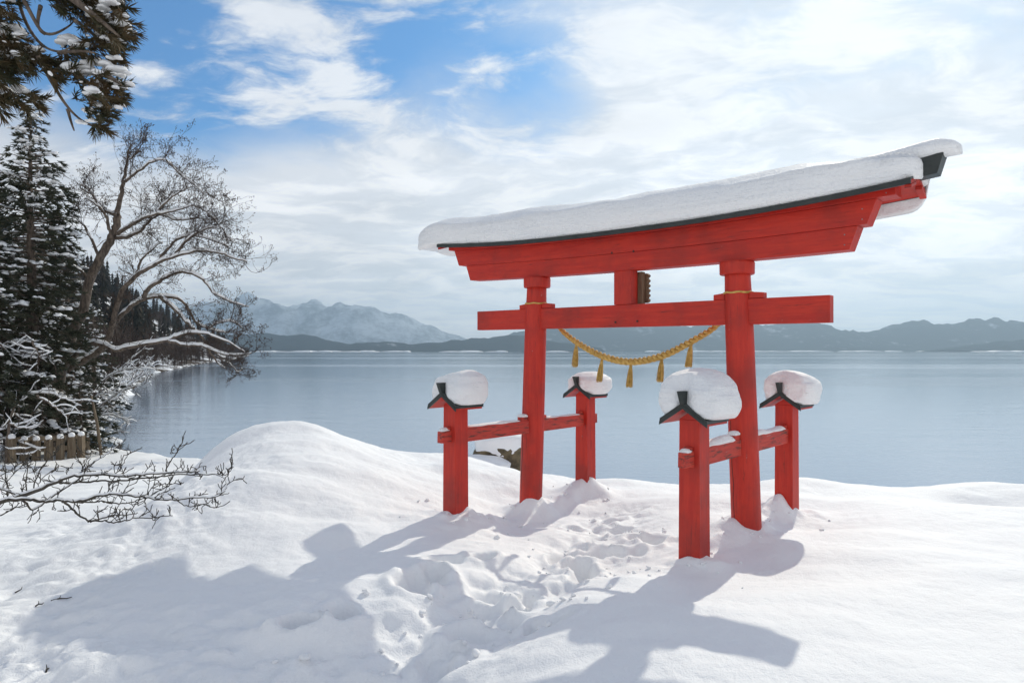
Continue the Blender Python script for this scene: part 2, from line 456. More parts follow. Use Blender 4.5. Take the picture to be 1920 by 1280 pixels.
def ground(X, Y, fine=True):
    X = np.asarray(X, float); Y = np.asarray(Y, float)
    z = np.full(X.shape, RW[-1])
    for i in range(len(CP)):
        z = z + RW[i] * np.sqrt((X - CP[i, 0]) ** 2 + (Y - CP[i, 1]) ** 2 + 0.5)
    z = np.clip(z, -3.2, -0.9)
    # soft drifts, drawn out across the slope
    z = z + 0.13 * fbm(X * 0.55 + 3, Y * 0.95, 5, 3, 0.4) + (0.05 - 0.02 * sstep(0.8, 2.2, X)) * fbm(X * 1.2, Y * 2.0 + 7, 9, 2, 0.4)
    dx_ = np.array([-9, -5.85, -5.6, -5.4, -5.15, -4.85, -4.45, -3.9, -3.4, -3.0, -2.5, -2.0, -1.5, -.8, -.1, 9]); dz_ = np.array([0, 0, .05, .20, .43, .66, .82, .88, .84, .73, .52, .32, .15, .04, 0, 0])
    Xs = X * 11.2 / np.clip(Y, 9.8, 12.5)
    dome = sum(np.interp(Xs + o_, dx_, dz_) for o_ in (-.24, -.16, -.08, 0, .08, .16, .24)) / 7
    z = z + dome * (np.clip((Y - 4.8) / 6.4, 0, 1) ** 1.7) * (1 - sstep(11.4, 13.4, Y))
    # the lip on the far right edge
    z = z + 0.10 * np.exp(-((Y - 10.4 + 0.10 * (X - 5)) / 0.5) ** 2) * sstep(3.3, 4.6, X) - 0.09 * np.exp(-((Y - 9.55 + 0.1 * (X - 5)) / 0.35) ** 2) * sstep(3.6, 4.6, X)
    if ANW is not None:
        for i in range(len(ANCH)): z = z + ANW[i] * np.exp(-((X - ANCH[i, 0]) ** 2 + (Y - ANCH[i, 1]) ** 2) / 1.1)
    # trodden path: lowered and churned
    pd = np.full(X.shape, 1e9)
    for i in range(len(PATH) - 1):
        a = PATH[i]; e = PATH[i + 1] - a
        t = np.clip(((X - a[0]) * e[0] + (Y - a[1]) * e[1]) / (e @ e), 0, 1)
        pd = np.minimum(pd, np.hypot(X - a[0] - t * e[0], Y - a[1] - t * e[1]))
    tr = 1 - sstep(.18, .80, pd + 0.25 * vnoise(X * 1.7, Y * 1.7, 40))
    z = z - 0.10 * tr + tr * (0.08 * fbm(X * 2.3, Y * 2.3, 50, 3, 0.5) + 0.055 * np.abs(fbm(X * 5.2 + 3, Y * 5.2, 55, 4, 0.55)))
    # rough, trampled ground at the left
    lf = sstep(-2.6, -4.2, X) * sstep(12, 8, Y)
    z = z + lf * (0.055 * fbm(X * 4.5, Y * 4.5, 70, 3) + 0.03 * fbm(X * 13, Y * 13, 77, 2))
    near = sstep(6.6, 4.2, Y) * sstep(0.3, -1.0, X)
    lumps = fbm(X * 2.3 + 1, Y * 2.9, 90, 5, 0.52)
    z = z + near * (0.17 * lumps + 0.05 * np.abs(fbm(X * 6.1, Y * 6.1, 97, 3, 0.5)))
    z = z + (0.028 - 0.018 * sstep(0.8, 2.2, X)) * fbm(X * 2.6 + 5, Y * 3.6, 120, 3, 0.5) + 0.004 * fbm(X * 14, Y * 14, 130, 2)
    if fine:
        for (px, py, dp, r, an) in PITS:
            m = (np.abs(X - px) < r * 4) & (np.abs(Y - py) < r * 4)
            if not m.any(): continue
            dx = X[m] - px; dy = Y[m] - py
            a = dx * math.cos(an) + dy * math.sin(an); b = -dx * math.sin(an) + dy * math.cos(an)
            q = np.sqrt((a / 1.5) ** 2 + b ** 2) / r + 0.25 * vnoise(dx * 9 + px * 3, dy * 9, 12)
            z[m] += -dp * (1 - sstep(.55, 1.0, q)) + 0.28 * dp * np.exp(-((q - 1.3) / .35) ** 2)
    # heaps dropped round the posts and under the side rails
    for (u, v) in POSTS + PILL:
        x, y = T2W(u, v)
        r = np.hypot(X - x, Y - y); lump = 1 + 1.0 * fbm(X * 3.0 + u, Y * 3.0 + v, 31, 3, 0.5)
        z = z + 0.16 * np.exp(-(r / 0.34) ** 2) * lump
    for s, v0, v1 in ((-1.45, -1.25, 1.15), (1.40, -0.95, 1.25)):
        ax, ay = T2W(s, v0); bx, by = T2W(s, v1); ex, ey = bx - ax, by - ay
        t = np.clip(((X - ax) * ex + (Y - ay) * ey) / (ex * ex + ey * ey), 0, 1)
        r = np.hypot(X - ax - t * ex, Y - ay - t * ey)
        z = z + 0.13 * np.exp(-(r / 0.24) ** 2) * (0.80 + 1.5 * fbm(X * 2.5 + 9, Y * 2.5, 36, 3, 0.5))
    d = shore_dist(X, Y) + 0.35 * fbm(X * 0.5, Y * 0.5, 61, 3)
    k = sstep(-0.3, 1.1, d)
    return CZ + z * k + (-CZ - 0.9) * (1 - k)


_r = ANCH[:, 2] - (ground(ANCH[:, 0], ANCH[:, 1]) - CZ)
_k = np.exp(-((ANCH[:, None, :2] - ANCH[None, :, :2]) ** 2).sum(-1) / 1.1) + np.eye(len(ANCH)) * 0.05
ANW = np.linalg.solve(_k, _r)


def gz(x, y): return float(ground(np.array([x]), np.array([y]))[0])


def axis(pieces):
    out = []
    for a, b, s in pieces: out.append(np.arange(a, b - 1e-6, s))
    return np.concatenate(out + [np.array([pieces[-1][1]])])


gx = axis([(-64, -30, 2.0), (-30, -14, .5), (-14, -6, .14), (-6, -4.2, .05), (-4.2, 4.6, .027), (4.6, 7, .05), (7, 13, .15), (13, 30, .7), (30, 58, 2.5)])
gy = axis([(-24, -4, 1.0), (-4, 2.4, .25), (2.4, 3, .05), (3, 9.5, .027), (9.5, 14, .05), (14, 24, .12), (24, 60, .7)])
GX, GY = np.meshgrid(gx, gy); GZs = ground(GX, GY)
nx, ny = len(gx), len(gy)
idx = np.arange(nx * ny).reshape(ny, nx)
FQ = np.stack([idx[:-1, :-1], idx[:-1, 1:], idx[1:, 1:], idx[1:, :-1]], -1).reshape(-1, 4)
tag(mesh_np('snow_ground', np.stack([GX, GY, GZs], -1).reshape(-1, 3), FQ, 'snow'), kind='structure')

# ------------------------------------------------------------------ lake, far land
mb = MB(); S = 9000
mb.add([(-S, -40, 0), (S, -40, 0), (S, S, 0), (-S, S, 0)], [(0, 1, 2, 3)])
tag(mb.build('lake_water', 'water'), kind='structure')


def ridge(name, prof, D, depth, m, seed, amp, nseg=220, back=1.0):
    """hill range: a lofted ridge following (photo x, crest height px) at distance D with real depth"""
    xs = np.linspace(prof[0][0], prof[-1][0], nseg)
    hs = np.interp(xs, [p[0] for p in prof], [p[1] for p in prof])
    nd = 26; ts = np.linspace(0, 1, nd)
    V = np.zeros((nd, nseg, 3))
    for j, t in enumerate(ts):
        Y = D + depth * t * 2
        X = (xs - 960) / F * (D + depth)
        prf = np.sin(np.pi * min(t, 0.5)) if t <= 0.5 else np.cos(np.pi * (t - 0.5))
        h = hs / F * (D + depth) * prf
        nz = fbm(X / (depth * .7) + seed, np.full_like(X, Y / (depth * .7)), seed, 5, 0.55)
        V[j, :, 0] = X; V[j, :, 1] = Y + depth * 0.25 * vnoise(X / depth, X * 0 + 3, seed + 9) * (1 if j else 0.4)
        V[j, :, 2] = np.maximum(h * (1 + amp * nz) + (h > 0) * h * 0.20 * fbm(X / (depth * .16), Y / (depth * .16) + X * 0, seed + 4, 4, 0.6), -2 if j in (0, nd - 1) else 1.0)
        if j == 0: V[j, :, 2] = -2
    i2 = np.arange(nd * nseg).reshape(nd, nseg)
    Fq = np.stack([i2[:-1, :-1], i2[:-1, 1:], i2[1:, 1:], i2[1:, :-1]], -1).reshape(-1, 4)
    return tag(mesh_np(name, V.reshape(-1, 3), Fq, m), kind='structure')


ridge('mountain_range', [(-900, 60), (-200, 90), (200, 85), (430, 82), (480, 92), (540, 84), (600, 90), (640, 84), (670, 90), (720, 78), (780, 60), (840, 32), (900, 14), (1000, 8)], 6600, 900, 'hill_far', 3, 0.14)
ridge('wooded_hills', [(-600, 30), (420, 34), (480, 34), (520, 30), (570, 31), (620, 20), (660, 16), (720, 18), (770, 12), (800, 16), (850, 19), (900, 22), (960, 30), (1010, 26), (1060, 16), (1120, 8)], 2900, 260, 'hill_dark', 8, 0.2)
ridge('lakeside_mountains', [(880, 6), (960, 30), (1030, 46), (1100, 50), (1180, 54), (1260, 48), (1340, 52), (1420, 50), (1500, 52), (1560, 40), (1620, 36), (1660, 42), (1700, 58), (1740, 54), (1775, 46), (1830, 58), (1900, 56), (2000, 62), (2300, 50), (2900, 60)], 4100, 520, 'hill_mid', 14, 0.18)
ridge('wooded_point', [(1780, 4), (1850, 16), (1920, 20), (2050, 34), (2400, 50), (3000, 40)], 3200, 260, 'hill_dark', 22, 0.2)
# snow covered strip along the far waterline
mb = MB()
for i in range(90):
    a = rnd.uniform(440, 2300); wd = rnd.uniform(8, 60); D = rnd.uniform(2790, 2860) if a < 1080 else (3950 if a < 1800 else 3120)
    x0 = (a - 960) / F * D; x1 = (a + wd - 960) / F * D; hgt = rnd.uniform(2.0, 5.5)
    n = 8; secs = []
    for k in range(n + 1):
        t = k / n; x = x0 + (x1 - x0) * t; hh = hgt * math.sin(math.pi * min(max(t, .04), .96)) ** .5
        secs.append([(x, D - 6, -1), (x, D - 3, hh * .7), (x, D + 4, hh), (x, D + 60, hh * 1.2), (x, D + 62, -1)])
    mb.loft(secs)
tag(mb.build('far_shore_snow', 'snow', smooth=True), kind='structure')

# ------------------------------------------------------------------ left shore and wooded hillside
LS = [(-16, 28), (-20, 34), (-33, 60), (-57, 110), (-90, 200), (-122, 300), (-185, 480), (-245, 640), (-285, 740), (-420, 900), (-900, 1100)]


def lshore_x(Y): return np.interp(Y, [q[1] for q in LS], [q[0] for q in LS])


def lhill(X, Y):
    d = lshore_x(Y) - X
    slope = np.interp(Y, [0, 60, 180, 300, 480, 640, 760], [.25, .33, .50, .50, .34, .14, .07])
    z = -1.2 + 1.5 * sstep(-1.5, 1.5, d) + np.clip(d - 1.5, 0, 170) * slope * sstep(0, 40, d)
    z = z + sstep(0, 6, d) * (1.2 * fbm(X / 6, Y / 9, 3, 4) + np.clip(d * 0.06, 0, 6) * fbm(X / 40, Y / 40, 4, 4))
    return np.where(d < -2.5, -2.0, z)


ly = np.concatenate([np.arange(30, 120, 1.2), np.arange(120, 330, 3.0), np.arange(330, 1000, 9.0)])
ld = np.concatenate([np.arange(-3, 10, .7), np.arange(10, 60, 2.5), np.arange(60, 320, 9)])
LY, LD = np.meshgrid(ly, ld, indexing='ij'); LX = lshore_x(LY) - LD + 2.5 * fbm(LY / 7, LD * 0, 8, 3)
LZ = lhill(LX, LY); i2 = np.arange(LX.size).reshape(LX.shape)
FQ = np.stack([i2[:-1, :-1], i2[1:, :-1], i2[1:, 1:], i2[:-1, 1:]], -1).reshape(-1, 4)
tag(mesh_np('hillside', np.stack([LX, LY, LZ], -1).reshape(-1, 3), FQ, 'hillside'), kind='structure')


def conifer_template(seed, tiers=9, k=9):
    r_ = random.Random(seed); v = []; f = []
    for i in range(tiers):
        z0 = 0.10 + 0.84 * i / tiers; rr = 0.20 * (1 - i / tiers) ** 0.85 + 0.012
        for j in range(k):
            a = 2 * math.pi * (j + r_.random()) / k; L = rr * r_.uniform(.65, 1.2); w_ = 0.045 * (1 - .6 * i / tiers)
            b = len(v); c, s_ = math.cos(a), math.sin(a)
            v += [(0, 0, z0 + .09), (c * L * .6 - s_ * w_, s_ * L * .6 + c * w_, z0 + .02), (c * L, s_ * L, z0 - .03 - r_.random() * .02), (c * L * .6 + s_ * w_, s_ * L * .6 - c * w_, z0 + .015)]
            f += [(b, b + 1, b + 2, b + 3)]
    b = len(v); v += [(-.012, 0, 0), (.012, 0, 0), (.003, 0, 1), (-.003, 0, 1), (0, -.012, 0), (0, .012, 0), (0, .003, 1), (0, -.003, 1)]
    f += [(b, b + 1, b + 2, b + 3), (b + 4, b + 5, b + 6, b + 7)]
    return np.array(v), np.array(f)


def bare_template(seed, n=46):
    r_ = random.Random(seed); v = []; f = []
    for i in range(n):
        z0 = r_.uniform(.12, .6); a = r_.random() * 6.283; L = r_.uniform(.12, .34); up = r_.uniform(.15, .42)
        c, s_ = math.cos(a), math.sin(a); b = len(v); w_ = .006
        v += [(-s_ * w_, c * w_, z0), (s_ * w_, -c * w_, z0), (c * L + s_ * .002, s_ * L, z0 + up), (c * L - s_ * .002, s_ * L, z0 + up)]
        f += [(b, b + 1, b + 2, b + 3)]
    b = len(v); v += [(-.016, 0, 0), (.016, 0, 0), (.004, 0, .9), (-.004, 0, .9)]; f += [(b, b + 1, b + 2, b + 3)]
    return np.array(v), np.array(f)


def xf(loc, rz, s, sz=None, tilt=(0, 0)):
    return np.array(Matrix.Translation(loc) @ Matrix.Rotation(rz, 4, 'Z') @ Matrix.Rotation(tilt[0], 4, 'X') @ Matrix.Rotation(tilt[1], 4, 'Y') @ Matrix.Diagonal((s, s, sz or s, 1)))


cm, bmx = [[], [], []], [[], []]
lone = []
for i in range(1500):
    Y = 70 + (rnd.random() ** 1.3) * 700; d = 2.0 + rnd.random() ** 1.5 * 120
    x = float(lshore_x(Y)) - d; z = float(lhill(np.array([x]), np.array([Y]))[0])
    if d < 14 or vnoise(np.array([x / 35]), np.array([Y / 35]), 2)[0] < -0.02:
        s = rnd.uniform(5, 9); bmx[rnd.randrange(2)].append(xf((x, Y, z - .3), rnd.random() * 6.28, s * 1.15, s))
    else:
        s = rnd.uniform(9, 17)
        if len(lone) < 12 and rnd.random() < .12 and Y < 330: lone.append((x, Y, z - .4, s, rnd.randrange(3)))
        else: cm[rnd.randrange(3)].append(xf((x, Y, z - .4), rnd.random() * 6.28, s * rnd.uniform(.8, 1.1), s))
CT = [conifer_template(i) for i in range(3)]
Vs, Fs, off = [], [], 0
for k in range(3):
    v, f = scatter(*CT[k], cm[k]); Vs.append(v); Fs.append(f + off); off += len(v)
tag(mesh_np('conifer_wood', np.concatenate(Vs), np.concatenate(Fs), 'forest', smooth=False), 'dark evergreen wood covering the hillside across the bay', 'wood', kind='stuff')
Vs, Fs, off = [], [], 0
for k in range(2):
    v, f = scatter(*bare_template(k + 5), bmx[k]); Vs.append(v); Fs.append(f + off); off += len(v)
tag(mesh_np('bare_wood', np.concatenate(Vs), np.concatenate(Fs), 'bare_wood', smooth=False), 'brown leafless wood along the left shore', 'wood', kind='stuff')
for (x, y, z, s, k) in lone:
    o = mesh_np('hillside_conifer', *scatter(*CT[k], [xf((0, 0, 0), rnd.random() * 6, s * .9, s)]), 'forest', smooth=False)
    o.location = (x, y, z)
    tag(o, 'dark conifer standing out of the wood on the distant left hillside', 'tree', 'conifers on the left hillside')

# ------------------------------------------------------------------ the gate
torii = empty('torii_gate', (TC.x, TC.y, CZ + GZ), -TA)
tag(torii, 'red wooden torii gate with four roofed side posts, standing in the snow by the lake', 'torii')


def L(z): return z - GZ        # camera-relative height -> gate-local height


def tl(u): return -0.012 * u


def eave(u): return L(1.408 + 0.125 * (abs(u) / 3.1) ** 2.4) + tl(u)


def sori(u, k=0.03): return k * (abs(u) / 2.7) ** 2.2


def pil_u(s, z): return s * (1.46 - 0.037 * (z - L(.43)))


for s in (-1, 1):
    zs = [L(-2.9), L(-1.95), L(-1.2), L(-.4), L(.43), L(.8), L(1.0) + tl(s * 1.46) - .05]
    rs = [.160, .158, .157, .154, .149, .138, .134]
    mb = MB(); mb.tube([(pil_u(s, z), 0, z) for z in zs], rs, 40)
    p = mb.build('pillar', 'red_post', torii, smooth=True)
    mb = MB(); zt = L(1.003) + tl(s * 1.46); uc = pil_u(s, zt)
    prof = [(.10, -.145), (.176, -.145), (.186, -.135), (.188, -.02), (.178, .0), (.10, .0)]
    n = 40; secs = [[(uc + r * math.cos(2 * math.pi * k / n), r * math.sin(2 * math.pi * k / n), zt + dz) for k in range(n)] for r, dz in prof]
    mb.loft(secs); mb.build('pillar_collar', 'red_post', torii, smooth=False, bevel=0)
    # long drying crack down the face of each pillar
    mb = MB(); pts = []
    for k in range(15):
        z = L(-1.95) + k * .085; a = R(-118 + (s < 0) * 8) + .05 * math.sin(k * 1.3); r = .1565
        pts.append((pil_u(s, z) + r * math.cos(a), r * math.sin(a), z))
    mb.tube(pts, [.0025 + .0025 * math.sin(math.pi * k / 14) for k in range(15)], 5); mb.build('crack', 'bolt_iron', p)


def beam(name, u0b, u0t, u1b, u1t, v0, v1, zb, zt, m, n=36, bev=.006):
    """horizontal beam with raked ends; zb, zt are functions of u"""
    mb = MB(); secs = []
    for i in range(n + 1):
        t = i / n; ub = u0b + (u1b - u0b) * t; ut = u0t + (u1t - u0t) * t
        secs.append([(ub, v0, zb(ub)), (ub, v1, zb(ub)), (ut, v1, zt(ut)), (ut, v0, zt(ut))])
    mb.loft(secs); return mb.build(name, m, torii, bevel=bev)


tn = lambda u: -0.005 * u
beam('tie_beam', -2.55, -2.55, 2.43, 2.43, -.06, .06, lambda u: L(.298) + tn(u), lambda u: L(.575) + tn(u), 'red_beam', 2)
for s in (-1, 1):
    for e, w_ in ((-1, .13), (1, .16)):
        c = pil_u(s, L(.6)); a = c + e * .14; b = c + e * (.14 + w_)
        zb = L(.577) + tn(c)
        mb = MB(); x0, x1 = min(a, b), max(a, b)
        mb.add([(x0, -.048, zb), (x1, -.048, zb), (x1, .048, zb), (x0, .048, zb)] + [(x0, -.048, zb + (.075 if e > 0 else .06)), (x1, -.048, zb + (.06 if e > 0 else .075)), (x1, .048, zb + (.06 if e > 0 else .075)), (x0, .048, zb + (.075 if e > 0 else .06))],
               [(0, 3, 2, 1), (4, 5, 6, 7), (0, 1, 5, 4), (1, 2, 6, 5), (2, 3, 7, 6), (3, 0, 4, 7)])
        mb.build('wedge', 'red_beam', torii, bevel=.005)
zA = lambda u: L(.995) + tl(u) + sori(u, .03)
zB = lambda u: L(1.213) + tl(u) + sori(u, .04)
zC = lambda u: L(1.425) + tl(u) + sori(u, .06)
beam('lower_lintel', -2.66, -2.75, 2.62, 2.70, -.100, .100, zA, lambda u: zB(u) - .002, 'red_beam')
beam('upper_lintel', -2.90, -3.00, 2.78, 2.87, -.106, .106, zB, lambda u: zC(u) - .002, 'red_beam')
beam('roof_plate', -3.12, -3.12, 3.03, 3.03, -.112, .112, zC, lambda u: eave(u) + .03 + .20 * .30, 'red_beam')

# roof: two boarded slopes under a dark metal sheet
VE, PITCH, UR = 0.315, 0.30, (-3.14, 3.20)
for sgn in (-1, 1):
    n = 48; mb = MB(); ms = MB(); secs = []; secs2 = []
    for i in range(n + 1):
        u = UR[0] + (UR[1] - UR[0]) * i / n; e = eave(u); rz_ = e + VE * PITCH
        a = [(u, sgn * VE, e), (u, 0, rz_), (u, 0, rz_ + .034), (u, sgn * VE, e + .034)]
        b = [(u, sgn * (VE + .004), e - .002), (u, sgn * (VE + .022), e - .002), (u, sgn * (VE + .022), e + .050), (u, 0, rz_ + .060), (u, 0, rz_ + .036), (u, sgn * (VE + .004), e + .036)]
        if sgn > 0: a.reverse(); b.reverse()
        secs.append(a); secs2.append(b)
    mb.loft(secs); ms.loft(secs2)
    rf = mb.build('roof_slope', 'red_beam', torii)
    ms.build('metal_sheet', 'black_metal', rf)
    for s, uu in ((-1, UR[0]), (1, UR[1])):
        # barge board closing the end of the slope
        g = MB(); w0, w1 = sorted((uu + s * .003, uu - s * .055)); e = eave(uu)
        sec = [[(w, sgn * VE * .985, e - .003), (w, sgn * .118, e + (VE - .118) * PITCH - .003), (w, sgn * .118, e + (VE - .118) * PITCH - .035), (w, sgn * VE * .985, e - .035)] for w in (w0, w1)]
        g.loft(sec); g.build('barge_board', 'red_beam', rf, bevel=.004)
mb = MB(); n = 48; secs = []
for i in range(n + 1):
    t = i / n; ub = -3.34 + 6.70 * t; ut = -3.40 + 6.82 * t; z = eave(ub) + VE * PITCH + .03; zt = z + .145 + .03 * (abs(ub) / 3.3) ** 4
    secs.append([(ub, -.085, z - .03), (ub, .085, z - .03), (ut, .095, zt), (ut, -.095, zt)])
mb.loft(secs); mb.build('ridge_cap', 'black_metal', torii, bevel=.006)

# centre strut with the name board on its far side
mb = MB(); mb.box(-.125, .125, -.075, .075, L(.577), zA(0) + .002); mb.build('strut', 'red_post', torii, bevel=.005)
pl = MB(); pl.box(-.185, .185, .080, .155, L(.585), zA(0) - .012); plq = pl.build('name_board', 'old_wood', torii, bevel=.006)
for s in (-1, 1):
    mb = MB(); out = []
    for k in range(33):
        t = k / 32; z = L(.60) + t * (zA(0) - .03 - L(.60)); out.append((s * (.205 + .030 * abs(math.sin(t * math.pi * 6))), z))
    secs = [[(s * .155, v, out[0][1])] + [(q[0], v, q[1]) for q in out] + [(s * .155, v, out[-1][1])] for v in (.158, .205)]
    mb.loft(secs); mb.build('carved_edge', 'old_wood', plq)
for (x, y, v) in [(1147.5, 474, -.103), (1188, 471, -.103), (1154, 604, -.062), (1195, 602, -.062)]:
    k = (x - 960) / F; bx, by = TC.x + EV.x * v, TC.y + EV.y * v
    u = (k * by - bx) / (EU.x - k * EU.y); D = by + EU.y * u; z = L((HY - y) / F * D)
    mb = MB(); mb.tube([(u, v + .004, z), (u, v - .006, z)], .013, 10); mb.build('bolt', 'bolt_iron', torii)
for (u, zz) in [(2.58, zA), (2.74, zB), (2.95, zC)]:
    for dz in (.05, .15):
        mb = MB(); mb.tube([(u, -.10, zz(u) + dz * (.6 if zz is zC else 1)), (u, -.1145 if zz is zC else -.109, zz(u) + dz * (.6 if zz is zC else 1))], .006, 8); mb.build('nail', 'stone_grey', torii)

# side posts with little roofs, and the rails that tie them to the pillars
PW = 0.108
post_objs = []
for (u, v) in POSTS:
    mb = MB(); zt = L(-.60)
    secs = [[(u - w, v - w, z), (u + w, v - w, z), (u + w, v + w, z), (u - w, v + w, z)] for z, w in ((L(-2.8), PW + .006), (L(-1.95), PW + .004), (L(-1.0), PW), (L(-.66), PW - .002))]
    mb.loft(secs)
    # gabled top of the post
    w = PW - .002; z0 = L(-.66)
    mb.add([(u - w, v - w, z0), (u + w, v - w, z0), (u + w, v + w, z0), (u - w, v + w, z0), (u, v - w, z0 + w * .68), (u, v + w, z0 + w * .68)], [(0, 1, 4), (2, 3, 5), (1, 2, 5, 4), (3, 0, 4, 5)])
    po = mb.build('side_post', 'red_post', torii, bevel=.007)
    hw, hl, pk = .235, .225, L(-.515)
    for s in (-1, 1):
        mb = MB(); e = pk - hw * .68
        secs = [[(u, vv, pk - .030), (u + s * hw, vv, e - .030), (u + s * hw, vv, e - .004), (u, vv, pk - .004)] for vv in (v - hl, v + hl)]
        mb.loft(secs); ro = mb.build('roof_board', 'red_beam', po)
        mb = MB()
        secs = [[(u, vv, pk - .002), (u + s * (hw + .012), vv, e - .008), (u + s * (hw + .012), vv, e + .022), (u, vv, pk + .028)] for vv in (v - hl - .012, v + hl + .012)]
        mb.loft(secs); mb.build('roof_sheet', 'black_metal', po)
        mb = MB()   # dark verge strip that frames the gable
        secs = [[(u, vv, pk - .034), (u + s * (hw + .014), vv, e - .040), (u + s * (hw + .014), vv, e - .006), (u, vv, pk)] for vv in (v - hl - .018, v - hl - .002)]
        mb.loft(secs); mb.build('verge_strip', 'black_metal', po)
    mb = MB()
    secs = [[(u - .022, v - hl - .03, pk + .01), (u + .022, v - hl - .03, pk + .01), (u + .030, v - hl - .075, pk + .135), (u - .030, v - hl - .075, pk + .135)],
            [(u - .022, v + hl + .03, pk + .01), (u + .022, v + hl + .03, pk + .01), (u + .030, v + hl + .06, pk + .135), (u - .030, v + hl + .06, pk + .135)]]
    mb.loft(secs); mb.build('ridge_board', 'black_metal', po, bevel=.004)
    post_objs.append(po)
for s, (pf, pb) in ((-1, (POSTS[0], POSTS[1])), (1, (POSTS[2], POSTS[3]))):
    u = s * 1.505; ra, rb_ = L(-1.125), L(-.95)
    for (a, b) in ((pf[1] - .26, -.155), (.155, pb[1] + .26)):
        mb = MB(); secs = []
        N = 14
        for i in range(N + 1):
            v = a + (b - a) * i / N; j = .004 * math.sin(i * 2.1 + s)
            hh = .055 if v < pf[1] - PW or v > pb[1] + PW else 0
            secs.append([(u - .055 + hh * .2, v, ra + hh * .3), (u + .055 - hh * .2, v, ra + hh * .3), (u + .052 - hh * .2, v, rb_ + j - hh * .3), (u - .052 + hh * .2, v, rb_ + j - hh * .3)])
        mb.loft(secs); mb.build('side_rail', 'red_rail', torii, bevel=.006)
    for (v0, v1, zz) in ((-.29, -.17, .055), (.17, .24, .05), (pf[1] + PW + .004, pf[1] + PW + .03, .035), (pb[1] - PW - .055, pb[1] - PW - .004, .045), (pf[1] - PW - .05, pf[1] - PW - .006, .03)):
        mb = MB(); mb.box(u - .040, u + .040, v0, v1, rb_ - .004, rb_ + zz); mb.build('rail_wedge', 'red_rail', torii, bevel=.004)

# ------------------------------------------------------------------ snow lying on the gate


def roofz(u, v): return eave(u) + .052 + (VE - abs(v)) * PITCH if abs(v) < VE + .02 else eave(u) + .05


def gate_child(o): o.location = torii.location; o.rotation_euler = torii.rotation_euler; return o


def gate_snow():
    mb = MB(); secs = []; n = 150; U0, U1 = -3.72, 3.25
    for i in range(n + 1):
        t = i / n; u = U0 + (U1 - U0) * t; ue = max(u, -3.2); e = eave(ue)
        # rounding at both ends
        lf = math.sqrt(max(0.0, 1 - max(0.0, (-3.36 - u) / .38) ** 2)) if u < -3.36 else 1.0
        rt = math.sqrt(max(0.0, 1 - max(0.0, (u - 3.04) / .215) ** 2)) if u > 3.04 else 1.0
        dr = -.11 * max(0, (-3.0 - u) / .74) ** 1.3       # droop of the overhanging left end
        k = float(sstep(2.1, 3.1, u))                     # to the right the front heap sinks and parts from the ridge
        hg = float(sstep(1.2, 2.6, u)) * .15
        fh = .355 - .090 * k; rg = .50 - .16 * k; dip = .15 * k
        prof = [(-.392, .052), (-.425, .10), (-.442, .17), (-.440, .26), (-.418, fh), (-.365, fh + .035), (-.26, fh + .075 - dip * .75), (-.15, fh + .13 - dip), (-.05, rg), (.06, rg + .01), (.17, rg - .02), (.30, .43), (.42, .36), (.50, .24), (.525, .10), (.515, .06 - .10 * hg / .15), (.47, .02 - hg), (.428, .03 - hg * .85), (.412, .04), (.395, .052)]
        sec = []
        lean = .05 * math.sin(u * 1.1 + 1)
        prof = [(v_ * .84, h_) for v_, h_ in prof]
        for j, (v, h) in enumerate(prof):
            base = .06
            vv = v; hh = h
            if u < UR[0] and j in (0, 17, 18, 19): hh = h - .02
            f = min(lf, rt)
            if f < 1:
                cx, ch = -.0, .20
                vv = cx + (v - cx) * (0.35 + .65 * f); hh = ch + (h - ch) * (0.10 + .90 * f)
            nz = n3((u * 1.0, v * 2, h * 4), 1.3, 4) * .08 + n3((u * .8, v * 2, h * 16), 2.6, 6) * .030 + n3((u * 5, v * 9, h * 9), 3.0, 9) * .012
            w_ = 1.0 if 1 <= j <= 15 else .2
            vv += nz * w_ * (-1 if v < 0 else 1) * (.9 if h < .35 else .3); hh += nz * w_ * (.8 if h > .25 else .15)
            sec.append((u, vv, e + hh + dr))
        for (v) in (.25, .13, 0, -.13, -.25):
            zb = roofz(ue, v) - .012
            if u < -3.36: zb = e + .08 + (1 - lf) * .10
            sec.append((u, v * (1 if f == 1 else .4 + .6 * f), zb + dr))
        secs.append(sec[::-1])
    mb.loft(secs)
    # snow riding on the ridge cap at the right end
    secs = []; n = 60
    for i in range(n + 1):
        u = 1.5 + 2.03 * i / n; uc = min(u, 3.36); zt = eave(uc) + VE * PITCH + .03 + .145 + .03 * (uc / 3.3) ** 4
        r = math.sqrt(max(0.0, 1 - max(0, (u - 3.25) / .285) ** 2)); r = max(r, .12); g = float(sstep(1.5, 2.8, u))
        sec = []
        for k in range(16):
            a = 2 * math.pi * k / 16; cv, sv_ = math.cos(a), math.sin(a)
            v = .165 * cv * (.45 + .55 * r) * (.6 + .4 * g); h = (.105 * sv_ + .045) * (.25 + .75 * r) if sv_ > 0 else .045 * r + .075 * sv_ * (.4 + .6 * r)
            nz = n3((u * 2, v * 5, h * 5), 2.2, 14) * .022
            sec.append((u, v + nz, zt + h * (.75 + .25 * g) + nz * .6 - .02 - .13 * (1 - g)))
        secs.append(sec)
    mb.loft(secs)
    o = mb.build('snow_blanket', 'roof_snow', smooth=True)
    tag(gate_child(o), 'thick long blanket of snow lying on the roof of the red torii', 'snow')


